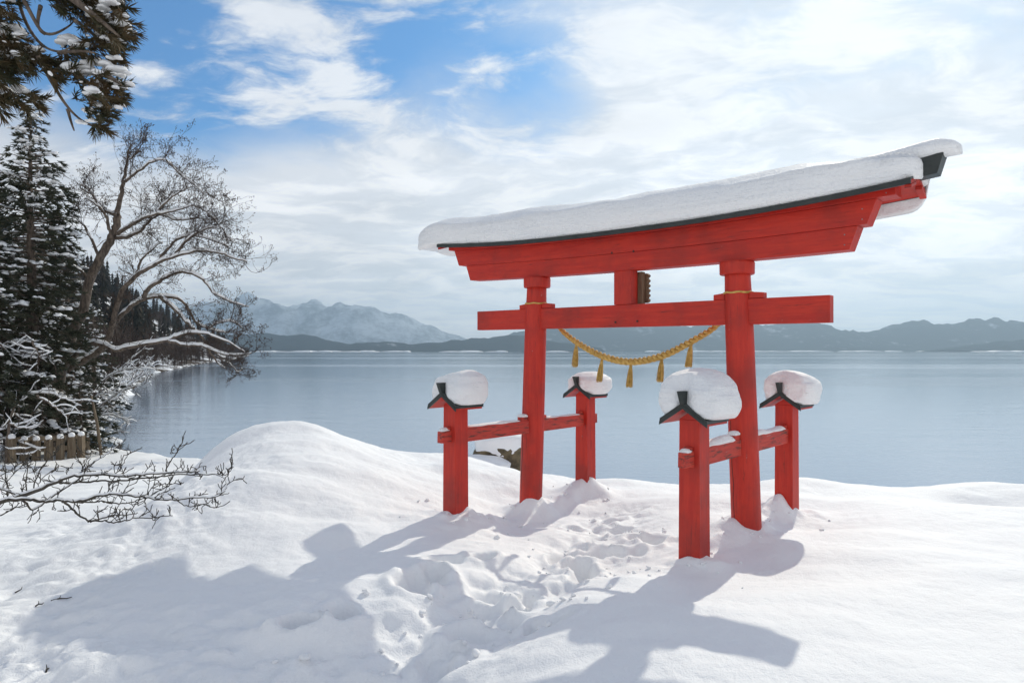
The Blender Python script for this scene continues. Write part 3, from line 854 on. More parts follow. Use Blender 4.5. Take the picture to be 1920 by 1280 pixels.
gate_snow()
CAPS = [(.33, .39, .235, 0.02, .05, 'round snow cap on the left near side post of the torii'), (.315, .36, .22, .03, .06, 'snow cap on the far left side post, behind the hanging straw rope'),
        (.375, .42, .265, .04, .06, 'biggest snow cap, on the near right side post of the torii'), (.33, .39, .235, .05, .07, 'snow cap on the far right side post, right of the tall pillar')]
for i, ((u, v), (ru, rv, hh, du, dv, lab)) in enumerate(zip(POSTS, CAPS)):
    nA, nB = 56, 34; pk = L(-.515) + .03
    V = []; Fc = []
    for b in range(nB + 1):
        ph = -math.pi / 2 + math.pi * b / nB
        for a in range(nA):
            th = 2 * math.pi * a / nA
            s_ = math.sin(ph); c = abs(math.cos(ph)) ** (.84 if s_ > 0 else .45)
            x = ru * c * math.cos(th); y = rv * c * math.sin(th)
            z = hh * abs(s_) ** .92 * (1 + .12 * math.cos(ph) * math.cos(th - .6 - i)) if s_ > 0 else -.20 * abs(s_) ** .8
            nz = n3((x + i * 3, y, z), 2.6, 20 + i) * .26 + n3((x + i, y, z * 3), 6.0, 33 + i) * .045 + n3((x, y, z * 2.5), 13, 5) * .030
            x *= 1 + nz * 1.2; y *= 1 + nz * 1.2; z += nz * .45
            xx, yy = x + du, y + dv
            front = -.225 + .05 * n3((xx * 3, z * 3, i), 2.0, 50) + max(0.0, .10 - abs(xx)) * .5 + max(0.0, z - .10) * .60
            if yy < front: yy = front + (yy - front) * .10          # blown back from the gable end
            flr = -min(abs(xx), .235) * .68 - .002
            if z < flr: z = flr
            V.append((u + xx, v + yy, pk + z))
    for b in range(nB):
        for a in range(nA):
            Fc.append((b * nA + a, b * nA + (a + 1) % nA, (b + 1) * nA + (a + 1) % nA, (b + 1) * nA + a))
    o = mesh_np('snow_heap', V, Fc, 'roof_snow'); tag(gate_child(o), lab, 'snow', 'snow caps on the side posts')


def strip_snow(name, u, v0, v1, z, w, h, lab, seed):
    mb = MB(); secs = []; n = max(8, int((v1 - v0) / .035))
    for i in range(n + 1):
        t = i / n; v = v0 + (v1 - v0) * t; k = math.sqrt(max(.02, 1 - (2 * t - 1) ** 6))
        hh = h * k * (1 + 1.1 * n3((v * 2, seed, 0), 2.2, seed)); hh = max(hh, .006)
        ww = w * (.75 + .25 * k) * (1 + .25 * n3((v * 3, seed, 2), 2.0, seed + 4))
        secs.append([(u - ww, v, z), (u - ww * 1.05, v, z + hh * .45), (u - ww * .6, v, z + hh * .9), (u, v, z + hh), (u + ww * .6, v, z + hh * .88), (u + ww * 1.05, v, z + hh * .4), (u + ww, v, z)][::-1])
    mb.loft(secs); o = mb.build(name, 'roof_snow', smooth=True); tag(gate_child(o), lab, 'snow', 'snow strips on the side rails'); return o


strip_snow('snow_strip', -1.505, -1.30, -.30, L(-.955), .046, .030, 'thin line of snow on the near left side rail', 1)
strip_snow('snow_strip', -1.505, .25, 1.05, L(-.955), .046, .032, 'thin line of snow on the far left side rail', 2)
strip_snow('snow_strip', 1.505, -.98, -.28, L(-.955), .052, .065, 'snow strip on the near right side rail, next to the biggest capped post', 3)
strip_snow('snow_strip', 1.505, .25, 1.16, L(-.955), .054, .085, 'thick snow strip on the far right side rail', 4)
strip_snow('snow_strip', -1.505, -.30, -.165, L(-.898), .045, .05, 'small lump of snow on the wedge beside the left pillar', 5)
strip_snow('snow_strip', 1.505, -.30, -.165, L(-.898), .050, .075, 'rounded lump of snow on the wedge beside the right pillar', 6)
strip_snow('snow_strip', -1.505, POSTS[0][1] - .25, POSTS[0][1] - PW - .01, L(-.97), .04, .035, 'bit of snow on the rail end of the near left side post', 7)
strip_snow('snow_strip', 1.505, POSTS[2][1] - .25, POSTS[2][1] - PW - .01, L(-.97), .04, .032, 'bit of snow on the rail end of the near right side post', 8)

# ------------------------------------------------------------------ straw rope


def rope():
    vR = .19
    def uz(x, y, v=vR):
        k = (x - 960) / F; bx, by = TC.x + EV.x * v, TC.y + EV.y * v
        u = (k * by - bx) / (EU.x - k * EU.y); D = by + EU.y * u; return u, L((HY - y) / F * D)
    ctl = [uz(1052, 617), uz(1081, 641), uz(1129, 667), uz(1183, 678), uz(1241, 667), uz(1296, 640), uz(1340, 613)]
    ctl = [(-1.40, L(.66))] + [(-1.22, L(.42))] + ctl + [(1.22, L(.43)), (1.40, L(.66))]
    us = [c[0] for c in ctl]; zs_ = [c[1] for c in ctl]
    def catm(ts):
        out = []
        n = len(ctl)
        for t in ts:
            i = min(int(t), n - 2); f = t - i
            p = [ctl[max(i - 1, 0)], ctl[i], ctl[i + 1], ctl[min(i + 2, n - 1)]]
            out.append(tuple(.5 * ((2 * p[1][k]) + (-p[0][k] + p[2][k]) * f + (2 * p[0][k] - 5 * p[1][k] + 4 * p[2][k] - p[3][k]) * f * f + (-p[0][k] + 3 * p[1][k] - 3 * p[2][k] + p[3][k]) * f ** 3) for k in (0, 1)))
        return out
    N = 300; pts = catm([i / N * (len(ctl) - 1) for i in range(N + 1)])
    root = empty('straw_rope', torii.location + Vector((0, 0, L(.66))), -TA)
    tag(root, 'twisted golden straw rope with five tassels, hanging between the two torii pillars', 'rope')
    zo = L(.66)
    arc = 0; prev = pts[0]; secs = [[], []]; rad = []
    for i, (u, z) in enumerate(pts):
        arc += math.hypot(u - prev[0], z - prev[1]); prev = (u, z)
        t = i / N; r = .011 + .014 * math.sin(math.pi * t) ** .8; rad.append(r)
        for s in (0, 1):
            a = arc * 2 * math.pi / .135 + s * math.pi
            secs[s].append((u + r * .0, vR + r * .92 * math.cos(a), z + r * .92 * math.sin(a) - zo))
    for s in (0, 1):
        mb = MB(); mb.tube(secs[s], [r * 1.05 for r in rad], 8); mb.build('strand', 'straw', root, smooth=True)
    # stray straws
    mb = MB()
    for i in range(90):
        k = rnd.randrange(30, N - 30); u, z = pts[k]; a = rnd.random() * 6.28; r = rad[k] * 1.7
        p0 = Vector((u, vR + r * math.cos(a), z + r * math.sin(a) - zo)); d_ = Vector((rnd.uniform(-1, 1), math.cos(a) * .6, math.sin(a) * .6)).normalized() * rnd.uniform(.02, .05)
        mb.tube([p0, p0 + d_ * .6, p0 + d_], [.0016, .0014, .0008], 3)
    tag(mb.build('loose_straw', 'straw', root), kind='stuff')
    for (x, y, x2, y2) in [(1081, 643, 1076.5, 687), (1129, 672, 1122, 715), (1183, 682, 1178.5, 725), (1241, 671, 1235.5, 715), (1296, 642, 1289, 687)]:
        u0, z0 = uz(x, y); u1, z1 = uz(x2, y2); u1 = u0 + (u1 - u0) * .75
        mb = MB(); tr = random.Random(int(x))
        for k in range(95):
            a = tr.random() * 6.28; q = math.sqrt(tr.random()); ln = tr.uniform(.93, 1.04)
            pth = []
            for j, (t, rr_) in enumerate(((0, .013), (.12, .015), (.35, .030), (.7, .041), (1, .045))):
                tt = t * ln; pth.append((u0 + (u1 - u0) * tt + rr_ * q * math.cos(a), vR + rr_ * q * math.sin(a) * .9, z0 + (z1 - z0) * tt - zo))
            mb.tube(pth, [.0035, .0035, .0035, .0034, .0026], 4)
        tsl = mb.build('tassel', 'straw', root, smooth=True)
        mb = MB(); t = .10; cu, cz = u0 + (u1 - u0) * t, z0 + (z1 - z0) * t - zo
        ring = [(cu + .0185 * math.cos(a / 14 * 2 * math.pi), vR + .0185 * math.sin(a / 14 * 2 * math.pi), cz) for a in range(15)]
        mb.tube(ring, .005, 6); mb.build('binding', 'straw', tsl, smooth=True)
    for s in (-1, 1):
        zc = L(.648) + tn(s * 1.46); uc = pil_u(s, zc); mb = MB()
        ring = [(uc + .150 * math.cos(a / 40 * 2 * math.pi), .150 * math.sin(a / 40 * 2 * math.pi), zc - zo + .004 * math.sin(a)) for a in range(41)]
        mb.tube(ring, .011, 8, False)
        mb.tube([(uc + .05, .148, zc - zo), (uc - s * .02, .17, zc - zo - .06), (s * 1.40, vR, 0)], .010, 6)
        mb.build('pillar_tie', 'straw', root, smooth=True)


rope()

# ------------------------------------------------------------------ rocks at the water's edge


def rock_thing(name, x, y, sx, sy, sz, seed, lab, snow_h, z0):
    v = ICO_V.copy()
    import bmesh
    bm = bmesh.new(); bmesh.ops.create_icosphere(bm, subdivisions=4, radius=1.0)
    V = np.array([q.co[:] for q in bm.verts]); Fr = np.array([[q.index for q in fa.verts] for fa in bm.faces]); bm.free()
    out = []; sn = []
    for q in V:
        b = n3(q * 1.0 + seed, 1.1, seed) * .42 + n3(q * 1.0 + seed, 2.7, seed + 1) * .20 + n3(q + seed, 6, seed + 2) * .06
        p = q * (1 + b); p = np.sign(p) * np.abs(p) ** .85
        out.append(p * (sx, sy, sz))
        g = q * (1 + b * .8); g = np.sign(g) * np.abs(g) ** .85
        hz = g[2]; lift = snow_h * max(0, 1) if q[2] > .48 + .40 * n3(q + seed, 1.6, 9) else -.34
        sn.append((g[0] * sx * (1.05 if lift > 0 else .86), g[1] * sy * (1.05 if lift > 0 else .86), g[2] * sz + lift * (1 if lift < 0 else 1)))
    root = empty(name, (x, y, z0)); tag(root, lab, 'rock', 'rocks at the water')
    mesh_np('stone', out, Fr, 'rock', root, smooth=True); mesh_np('snow_cover', sn, Fr, 'snow', root)


rock_thing('shore_rock', -.28, 14.5, .62, .55, .42, 4, 'brown shore boulder under a snow cap, seen between left posts and pillar', .17, CZ - 2.28)
rock_thing('shore_rock', -.72, 13.9, .66, .45, .24, 9, 'low rock mostly buried in snow in front of the brown boulder', .10, CZ - 2.50)

# ------------------------------------------------------------------ foliage templates


def cord(v, f, p, d, Ln, r, bend, rr):
    """one needle cord: a bent three-sided spike"""
    d = Vector(d).normalized(); a = d.orthogonal().normalized(); b = d.cross(a); base = len(v)
    q = Vector(p)
    for j, (t, w_) in enumerate(((0, .6), (.45, 1.0), (1, .12))):
        c = q + d * (Ln * t) + Vector(bend) * (t * t * Ln)
        for k in range(3):
            an = 2.094 * k; v.append(tuple(c + a * (r * w_ * math.cos(an)) + b * (r * w_ * math.sin(an))))
    for j in range(2):
        for k in range(3):
            f.append((base + j * 3 + k, base + j * 3 + (k + 1) % 3, base + j * 3 + 3 + (k + 1) % 3, base + j * 3 + 3 + k))


def spray_template(seed, n, Ln, r, length):
    r_ = random.Random(seed); v = []; f = []
    cord(v, f, (0, 0, 0), (1, 0, -.15), length, r * 1.1, (0, 0, -.1), r_)
    for i in range(n):
        t = r_.uniform(.05, 1.0); a = r_.random() * 6.283; sp = r_.uniform(.35, .95)
        d = (1.0, math.cos(a) * sp, math.sin(a) * sp * .8 - .12)
        cord(v, f, (t * length * .8, 0, -.1 * t * length), d, Ln * r_.uniform(.6, 1.15), r * r_.uniform(.75, 1.2), (0, 0, r_.uniform(-.05, .22)), r_)
    return np.array(v), np.array(f)


def frame(loc, d, s, roll=0.0, sz=1.0):
    d = Vector(d).normalized(); up = Vector((0, 0, 1)); y = up.cross(d)
    if y.length < 1e-3: y = Vector((0, 1, 0))
    y.normalize(); z = d.cross(y)
    m = Matrix((d, y, z)).transposed().to_4x4() @ Matrix.Rotation(roll, 4, 'X')
    m = m @ Matrix.Diagonal((s, s, s * sz, 1)); m.translation = loc
    return np.array(m)


def join_np(parts):
    Vs, Fs, off = [], [], 0
    for v, f in parts:
        Vs.append(v); Fs.append(f + off); off += len(v)
    return np.concatenate(Vs), np.concatenate(Fs)


def lump_set(mats, seed):
    """snow lumps: three knobbly variants of a flattened ball"""
    parts = []
    for k in range(3):
        mm = mats[k::3]
        if not mm: continue
        v = np.array([q * (1 + .55 * n3(q * 1.0 + seed + k * 7, 1.9, seed + k)) for q in ICO_V]); v[:, 2] = np.where(v[:, 2] < 0, v[:, 2] * .45, v[:, 2])
        parts.append(scatter(v, ICO_F, mm))
    return join_np(parts)


# ------------------------------------------------------------------ near cedar, boughs reaching in at the top left


def near_cedar():
    D0 = 6.6; cr = random.Random(11)
    bx, by = -8.6, 6.9; b0 = gz(bx, by) - .3
    root = empty('cedar_tree', (bx, by, b0)); tag(root, 'near cedar whose snow-dusted boughs hang into the top left corner', 'tree')
    org = root.location.copy()
    mb = MB(); mb.tube([Vector((0, 0, 0)), Vector((.03, 0, 2.5)), Vector((0, .05, 6)), Vector((.05, 0, 10)), Vector((0, 0, 13.5))], [.34, .27, .22, .13, .03], 14)
    mb.build('trunk', 'bark', root, smooth=True)
    limbs = [[(-560, -60), (-260, -30), (0, 85), (70, 105), (130, 130), (200, 140), (228, 160)], [(-520, -160), (-150, -120), (60, -50), (140, 0), (190, 40), (225, 70)],
             [(-560, 120), (-260, 110), (-60, 110), (0, 78), (30, 70)], [(70, 105), (100, 160), (125, 200), (150, 225), (172, 235)], [(30, -20), (45, 40), (75, 85), (110, 100), (135, 88)], [(34, -20), (60, 30), (78, 62), (100, 66), (130, 50), (140, 38)],
             [(140, 38), (170, 60), (200, 90), (215, 105)], [(-40, 90), (0, 140), (20, 175), (45, 185)], [(110, 100), (150, 95), (180, 100)], [(76, 12), (70, 40), (74, 58), (84, 66)], [(127, 205), (132, 225), (139, 245)]]
    mb = MB()
    for i, l in enumerate(limbs):
        big = i < 3; pts = []
        for k, (x, y) in enumerate(l): pts.append(Wp(x, y, D0 + .25 * math.sin(i * 2 + k * .7)) - org)
        if big: pts = [Vector((0.05, 0, pts[0].z - .25))] + pts
        n = len(pts); r0 = .075 if big else .016
        # smooth the polyline
        for _ in range(2):
            q = [pts[0]]
            for a, b in zip(pts[:-1], pts[1:]): q += [a * .75 + b * .25, a * .25 + b * .75]
            pts = q + [pts[-1]]
        mb = MB(); mb.tube(pts, [r0 * (1 - j / len(pts)) + .005 for j in range(len(pts))], 6); mb.build('limb', 'bark', root, smooth=True)
    clus = [(170, 15, 52, 20), (212, 50, 22, 26), (190, 78, 32, 16), (165, 42, 22, 12), (125, 92, 18, 8), (208, 92, 20, 14), (58, 108, 34, 14), (15, 78, 22, 18), (105, 134, 34, 10), (172, 150, 46, 12), (202, 172, 26, 13), (165, 188, 30, 12), (176, 222, 18, 20), (42, 186, 24, 12),
            (5, 10, 18, 8), (95, 2, 24, 8), (5, 120, 30, 20), (-60, 50, 60, 40), (-50, 130, 50, 30), (-120, -40, 90, 50), (90, -60, 90, 45), (190, -50, 50, 45), (-200, 100, 90, 50), (-230, 0, 90, 50), (-10, 185, 20, 14)]
    mats, sn = [], []
    for (cx, cy, rx, ry) in clus:
        n = int(rx * ry / 24) + 5
        for i in range(n):
            a = cr.random() * 6.283; q = math.sqrt(cr.random()); x = cx + rx * q * math.cos(a); y = cy + ry * q * math.sin(a)
            p = Wp(x, y, D0 + cr.gauss(0, .15)) - org
            d = (.75 + cr.gauss(0, .35), cr.gauss(0, .5), -.28 + cr.gauss(0, .3) - .35 * math.sin(a) * q)
            mats.append(frame(p, d, cr.uniform(.75, 1.2), cr.random() * 6))
            if math.sin(a) * q < -.25 and cr.random() < .62:
                s = cr.uniform(.022, .05); sn.append(frame(p + Vector((.03, 0, .035)), (1, cr.gauss(0, .4), -.1), s * cr.uniform(1.2, 2.0), 0, .55))
            elif cr.random() < .22: sn.append(frame(p + Vector((.02, -.03, .012)), d, cr.uniform(.012, .026), 0, .5))
    for (x, y, s) in [(205, 5, .11), (190, 18, .07), (228, 48, .085), (232, 60, .06), (125, 78, .10), (150, 84, .075), (150, 130, .13), (175, 118, .09), (165, 136, .08), (218, 132, .09), (228, 140, .06), (200, 158, .09), (222, 162, .075), (185, 165, .06), (20, 55, .09), (38, 66, .06), (8, 100, .075), (218, 200, .05), (162, 228, .05), (205, 110, .05)]:
        for j in range(7):
            sn.append(frame(Wp(x + cr.gauss(0, 9), y + cr.gauss(0, 2.0), D0 + cr.gauss(0, .08)) - org, (1, cr.gauss(0, .3), -.08), s * cr.uniform(.45, .85), 0, .55))
    parts = []
    for k in range(4): parts.append(scatter(*spray_template(40 + k, 24, .105, .0052, .17), mats[k::4]))
    tag(mesh_np('foliage', *join_np(parts), 'cedar_leaf', root, smooth=True), kind='stuff')
    tag(mesh_np('snow_cover', *lump_set(sn, 3), 'snow', root), kind='stuff')


near_cedar()

# ------------------------------------------------------------------ snow laden conifers behind the fence


def conifer(x, y, H, Rm, seed, lab, z0=None, low=.12, grp=None, dens=1.0):
    cr = random.Random(seed); b0 = (gz(x, y) if z0 is None else z0) - .2
    root = empty('conifer_tree', (x, y, b0)); tag(root, lab, 'tree', grp)
    mb = MB(); mb.tube([(0, 0, 0), (.05, .02, H * .35), (-.03, 0, H * .7), (0, 0, H)], [H * .017 + .03, H * .013 + .02, H * .007 + .01, .008], 9); mb.build('trunk', 'bark', root, smooth=True)
    lm = MB(); mats, sn = [], []
    nbr = int(H * 24 * dens)
    for b_ in range(nbr):
        t = ((b_ + cr.random()) / nbr) ** 1.12; z = H * (low + (1 - low) * t * .985)
        prof = (1 - t) ** .62 * (.72 + .28 * math.sin(t * 11 + seed) * math.sin(t * 5 + 1)) + .05; a = b_ * 2.39996 + cr.gauss(0, .3)
        Lb = max(.16, Rm * prof * cr.uniform(.5, 1.2)); dz = .42 - .75 * (1 - t) + cr.gauss(0, .08)
        pts = [Vector((math.cos(a) * Lb * q, math.sin(a) * Lb * q, z + Lb * (dz * q - .30 * q * q + (.20 * q ** 3)))) for q in (0, .3, .6, .85, 1.0)]
        lm.tube(pts, [.02 + .008 * Lb, .018, .012, .008, .004], 4, False)
        ns = max(2, int(Lb * 5.5))
        tufty = cr.random() < .5 / dens
        for k in range(ns):
            q = .25 + .77 * (k + cr.random()) / ns; i = min(int(q * 4), 3); base = pts[i].lerp(pts[i + 1], min(1, max(0, q * 4 - i)))
            sd = cr.choice((-1, 1)); aa = a + sd * cr.uniform(.05, 1.0); dirv = Vector((math.cos(aa), math.sin(aa), -.30 + cr.gauss(0, .22)))
            sz = cr.uniform(.65, 1.2) * (.5 + .5 * min(1, Lb)); p = base + Vector((cr.gauss(0, .06), cr.gauss(0, .06), cr.gauss(0, .06)))
            mats.append(frame(p, dirv, sz, cr.gauss(0, .5)))
        if tufty:
            q = cr.uniform(.3, .55); hh = cr.uniform(.5, 1.0) * (.55 + .45 * min(1, Lb))
            while q < 1.06:
                i = min(int(q * 4), 3); base = pts[i].lerp(pts[i + 1], q * 4 - i)
                s = hh * cr.uniform(.045, .10); dv = pts[i + 1] - pts[i]
                sn.append(frame(base + Vector((cr.gauss(0, .05), cr.gauss(0, .05), .035 + s * .25)), dv + Vector((cr.gauss(0, .3), cr.gauss(0, .3), 0)) * dv.length, s * 1.5, cr.gauss(0, .3), cr.uniform(.45, .75)))
                if cr.random() < .5:
                    sd = cr.choice((-1, 1)); aa = a + sd * .8; sn.append(frame(base + Vector((math.cos(aa), math.sin(aa), -.05)) * cr.uniform(.1, .28) + Vector((0, 0, .03)), (math.cos(aa), math.sin(aa), -.3), s * 1.3, 0, .5))
                q += cr.uniform(.5, 1.3) * s * 1.6 / max(Lb, .2)
                if cr.random() < .12: q += .2
    tag(lm.build('limbs', 'bark', root), kind='stuff')
    parts = [scatter(*spray_template(70 + k, 17, .21, .015, .34), mats[k::4]) for k in range(4)]
    tag(mesh_np('foliage', *join_np(parts), 'conifer_leaf', root, smooth=True), kind='stuff')
    tag(mesh_np('snow_cover', *lump_set(sn, seed), 'snow', root), kind='stuff')


q = Wp(58, 860, 19.5); conifer(q.x, q.y, 10.1, 2.0, 3, 'tall pointed snow-laden conifer at the left edge, behind the fence', dens=1.45)
q = Wp(-30, 860, 18.2); conifer(q.x, q.y, 7.6, 1.8, 5, 'snow-laden conifer cut by the left frame edge', dens=1.35)
q = Wp(128, 860, 22.0); conifer(q.x, q.y, 6.6, 1.45, 8, 'shorter dense conifer to the right of the tall pointed one', dens=1.35)
q = Wp(175, 800, 30.0); conifer(q.x, q.y, 5.2, 1.5, 12, 'small conifer by the shore behind the leaning alder', z0=.6)
q = Wp(60, 860, 24.5); conifer(q.x, q.y, 8.2, 1.9, 15, 'conifer filling the gap behind the tall pointed one', z0=.7)
q = Wp(150, 850, 19.6); conifer(q.x, q.y, 2.3, .85, 19, 'low snow-covered young conifer above the right end of the fence', low=.05, dens=1.5)

# ------------------------------------------------------------------ bare alder with snow on its limbs


class Tree:
    def __init__(s, seed): s.r = random.Random(seed); s.seg = []; s.tips = []
    def smooth(s, pts, it=2):
        for _ in range(it):
            q = [pts[0]]
            for a, b in zip(pts[:-1], pts[1:]): q += [a * .75 + b * .25, a * .25 + b * .75]
            pts = q + [pts[-1]]
        return pts
    def limb(s, pts, r0, r1, it=2, kink=0.0):
        pts = s.smooth([Vector(p) for p in pts], it)
        if kink: pts = [p + Vector((s.r.gauss(0, kink), s.r.gauss(0, kink), s.r.gauss(0, kink))) for p in pts]
        n = len(pts); s.seg.append((pts, [r0 + (r1 - r0) * i / (n - 1) for i in range(n)])); return s.seg[-1]
    def grow(s, p, d, Ln, r, depth, up=.10, spread=.8, zig=.22, nch=(3, 5)):
        n = 5; pts = [Vector(p)]; d = Vector(d).normalized()
        for i in range(n):
            d = (d + Vector((s.r.gauss(0, zig), s.r.gauss(0, zig), s.r.gauss(0, zig) + up * .3))).normalized(); pts.append(pts[-1] + d * (Ln / n))
        s.seg.append((pts, [max(r * (1 - .65 * i / n), .0035) for i in range(n + 1)]))
        if depth <= 0:
            s.tips.append(pts[-1]); s.tips.append(pts[-2]); return
        for k in range(s.r.randint(*nch)):
            i = s.r.randint(1, n); b = pts[i]; t = (pts[i] - pts[i - 1]).normalized()
            e = (t + Vector((s.r.gauss(0, spread), s.r.gauss(0, spread), s.r.gauss(0, spread) + up))).normalized()
            s.grow(b, e, Ln * s.r.uniform(.45, .75), r * .55, depth - 1, up, spread, zig, nch)
    def dress(s, seg, n, Ln, r, depth, start=.25, **kw):
        pts, rad = seg; N = len(pts)
        for k in range(n):
            i = int((start + (1 - start) * (k + s.r.random()) / n) * (N - 1)); i = min(max(i, 1), N - 1)
            t = (pts[i] - pts[i - 1]).normalized(); e = (t * .7 + Vector((s.r.gauss(0, .6), s.r.gauss(0, .6), s.r.gauss(.15, .6)))).normalized()
            s.grow(pts[i], e, Ln * s.r.uniform(.6, 1.25), r, depth, **kw)
    def meshes(s, root, mats, split, snow_min, snow_h, sides=(8, 3), tipsize=0.0, prob=1.0):
        small, sn = MB(), MB(); s.nbig = 0
        for pts, rad in s.seg:
            if rad[0] >= split:
                one = MB(); one.tube(pts, rad, sides[0]); one.build(mats[0][0] if s.nbig else mats[0][0].replace('limb', 'trunk'), mats[0][1], root, smooth=True); s.nbig += 1
            else: small.tube(pts, rad, sides[1], False)
            if rad[0] < snow_min or s.r.random() > prob: continue
            run = []
            def flush():
                if len(run) >= 3:
                    secs = []
                    for k, (c, t, r) in enumerate(run):
                        side = t.cross(Vector((0, 0, 1))); side.normalize(); e = math.sin(math.pi * (k + .35) / (len(run) - .3)) ** .5
                        w_ = r * .92 * (.55 + .45 * e); h = (r * .75 + snow_h * e * (1 + .5 * n3(c, 1.7, 8)))
                        secs.append([c + side * w_ + Vector((0, 0, r * .25)), c + side * w_ * .8 + Vector((0, 0, r * .5 + h * .55)), c + Vector((0, 0, r * .5 + h)), c - side * w_ * .8 + Vector((0, 0, r * .5 + h * .55)), c - side * w_ + Vector((0, 0, r * .25))])
                    sn.loft(secs)
                run.clear()
            for i in range(len(pts)):
                t = (pts[min(i + 1, len(pts) - 1)] - pts[max(i - 1, 0)]).normalized()
                if abs(t.z) < .86: run.append((pts[i], t, rad[i]))
                else: flush()
            flush()
        if small.v: tag(small.build(mats[1][0], mats[1][1], root, smooth=True), kind='stuff')
        if sn.v: tag(sn.build('snow_cover', 'snow', root, smooth=True), kind='stuff')
        if tipsize:
            mm = [xf(p + Vector((s.r.gauss(0, .03), s.r.gauss(0, .03), s.r.gauss(0, .03))), s.r.random() * 6, tipsize * s.r.uniform(.6, 1.3), tipsize * 1.5) for p in s.tips for _ in range(2)]
            ov = np.array([(1, 0, 0), (-1, 0, 0), (0, 1, 0), (0, -1, 0), (0, 0, 1), (0, 0, -1)], float); of = np.array([(0, 2, 4), (2, 1, 4), (1, 3, 4), (3, 0, 4), (2, 0, 5), (1, 2, 5), (3, 1, 5), (0, 3, 5)])
            tag(mesh_np('catkins', *scatter(ov, of, mm), 'twig_bark', root), kind='stuff')


def alder():
    T = Tree(5); D = 21.0
    base = Wp(92, 830, D); b0 = Vector((base.x, base.y, gz(base.x, base.y) - .2))
    root = empty('alder_tree', b0); tag(root, 'leafless alder leaning over the lake with snow along its limbs', 'tree')
    def P(x, y, dd=0): return Wp(x, y, D + dd) - b0
    traced = [  # (points, depth offsets start/end, r0, r1, dressing count, length)
        ([(92, 845), (112, 700), (135, 620), (155, 590), (167, 527), (186, 484), (210, 447), (220, 425), (219, 402)], 0, 0, .135, .085, 0, 0),
        ([(219, 402), (228, 365), (234, 332), (240, 300), (243, 270)], 0, .2, .07, .012, 9, .75),
        ([(219, 402), (200, 398), (183, 378), (165, 352), (150, 345)], 0, .6, .055, .010, 8, .7),
        ([(234, 340), (262, 318), (290, 300), (312, 300)], .1, -.4, .04, .008, 9, .7),
        ([(216, 440), (240, 425), (265, 410), (290, 402), (330, 395), (362, 385)], 0, -.5, .055, .010, 12, .8),
        ([(215, 445), (240, 446), (268, 430), (282, 410), (300, 402), (340, 415), (372, 408)], 0, .5, .055, .010, 12, .8),
        ([(290, 402), (310, 380), (335, 360), (355, 352)], -.2, -.6, .032, .007, 10, .75),
        ([(210, 447), (204, 425), (198, 400), (178, 380), (160, 372)], 0, -.5, .05, .010, 8, .7),
        ([(186, 484), (175, 455), (160, 425), (145, 412), (128, 402)], 0, .5, .045, .010, 8, .7),
        ([(128, 690), (170, 668), (200, 648), (206, 625), (215, 596), (223, 553), (240, 530), (258, 514), (292, 495), (326, 480), (374, 469), (410, 472), (440, 485), (462, 490)], .2, -.6, .095, .012, 16, .8),
        ([(210, 615), (219, 600), (240, 580), (258, 566), (279, 557), (326, 555), (345, 565), (358, 590), (372, 609), (395, 618), (425, 624)], .1, .5, .07, .010, 12, .7),
        ([(270, 560), (275, 540), (301, 527), (331, 508), (365, 512), (387, 531), (405, 555), (440, 568), (465, 575)], .1, -.3, .06, .010, 13, .7),
        ([(300, 556), (313, 566), (344, 596), (361, 615), (378, 630), (391, 652), (404, 678), (421, 690)], .2, .0, .06, .012, 7, .5),
        ([(108, 700), (142, 665), (172, 641), (193, 645), (219, 660), (258, 647), (313, 639), (335, 628), (365, 622), (395, 628), (425, 640), (460, 660)], -.2, -.8, .075, .010, 12, .65),
        ([(316, 639), (352, 650), (374, 645), (404, 660), (440, 668), (470, 662)], -.5, -.2, .04, .009, 10, .6),
        ([(326, 480), (350, 450), (380, 430), (410, 425)], -.3, -.6, .045, .008, 12, .85),
        ([(292, 495), (310, 470), (335, 445), (360, 440), (395, 450), (430, 462)], -.2, .4, .045, .008, 12, .8),
        ([(258, 514), (262, 490), (280, 470), (305, 455)], -.1, .4, .04, .008, 8, .7),
        ([(167, 527), (150, 505), (135, 500), (118, 490)], 0, -.4, .04, .01, 6, .6),
        ([(362, 385), (385, 395), (405, 415), (425, 440), (438, 455)], -.5, -.5, .02, .007, 10, .7),
        ([(387, 617), (410, 605), (435, 600), (455, 615)], .4, .4, .02, .007, 9, .55),
        ([(404, 660), (430, 680), (445, 700), (455, 690)], -.2, -.2, .018, .006, 7, .45),
        ([(243, 300), (258, 285), (268, 268), (272, 258)], .1, .1, .018, .006, 5, .4),
        ([(312, 300), (335, 325), (360, 345), (385, 365)], -.4, -.2, .02, .006, 9, .65)]
    for pts, d0, d1, r0, r1, n, Ln in traced:
        m = len(pts); sg = T.limb([P(x, y, d0 + (d1 - d0) * i / (m - 1) + T.r.gauss(0, .05)) for i, (x, y) in enumerate(pts)], r0 * 1.2, r1 * 1.2, 2, .012)
        if n: T.dress(sg, int(n * 1.1), Ln, .0125, 2, start=.2, up=.10, spread=.62, zig=.20, nch=(3, 5))
    T.meshes(root, (('limb', 'bark'), ('twigs', 'twig_bark')), .02, .015, .055, (9, 3), .0125)


alder()

# ------------------------------------------------------------------ bare shrub branch reaching in from the left


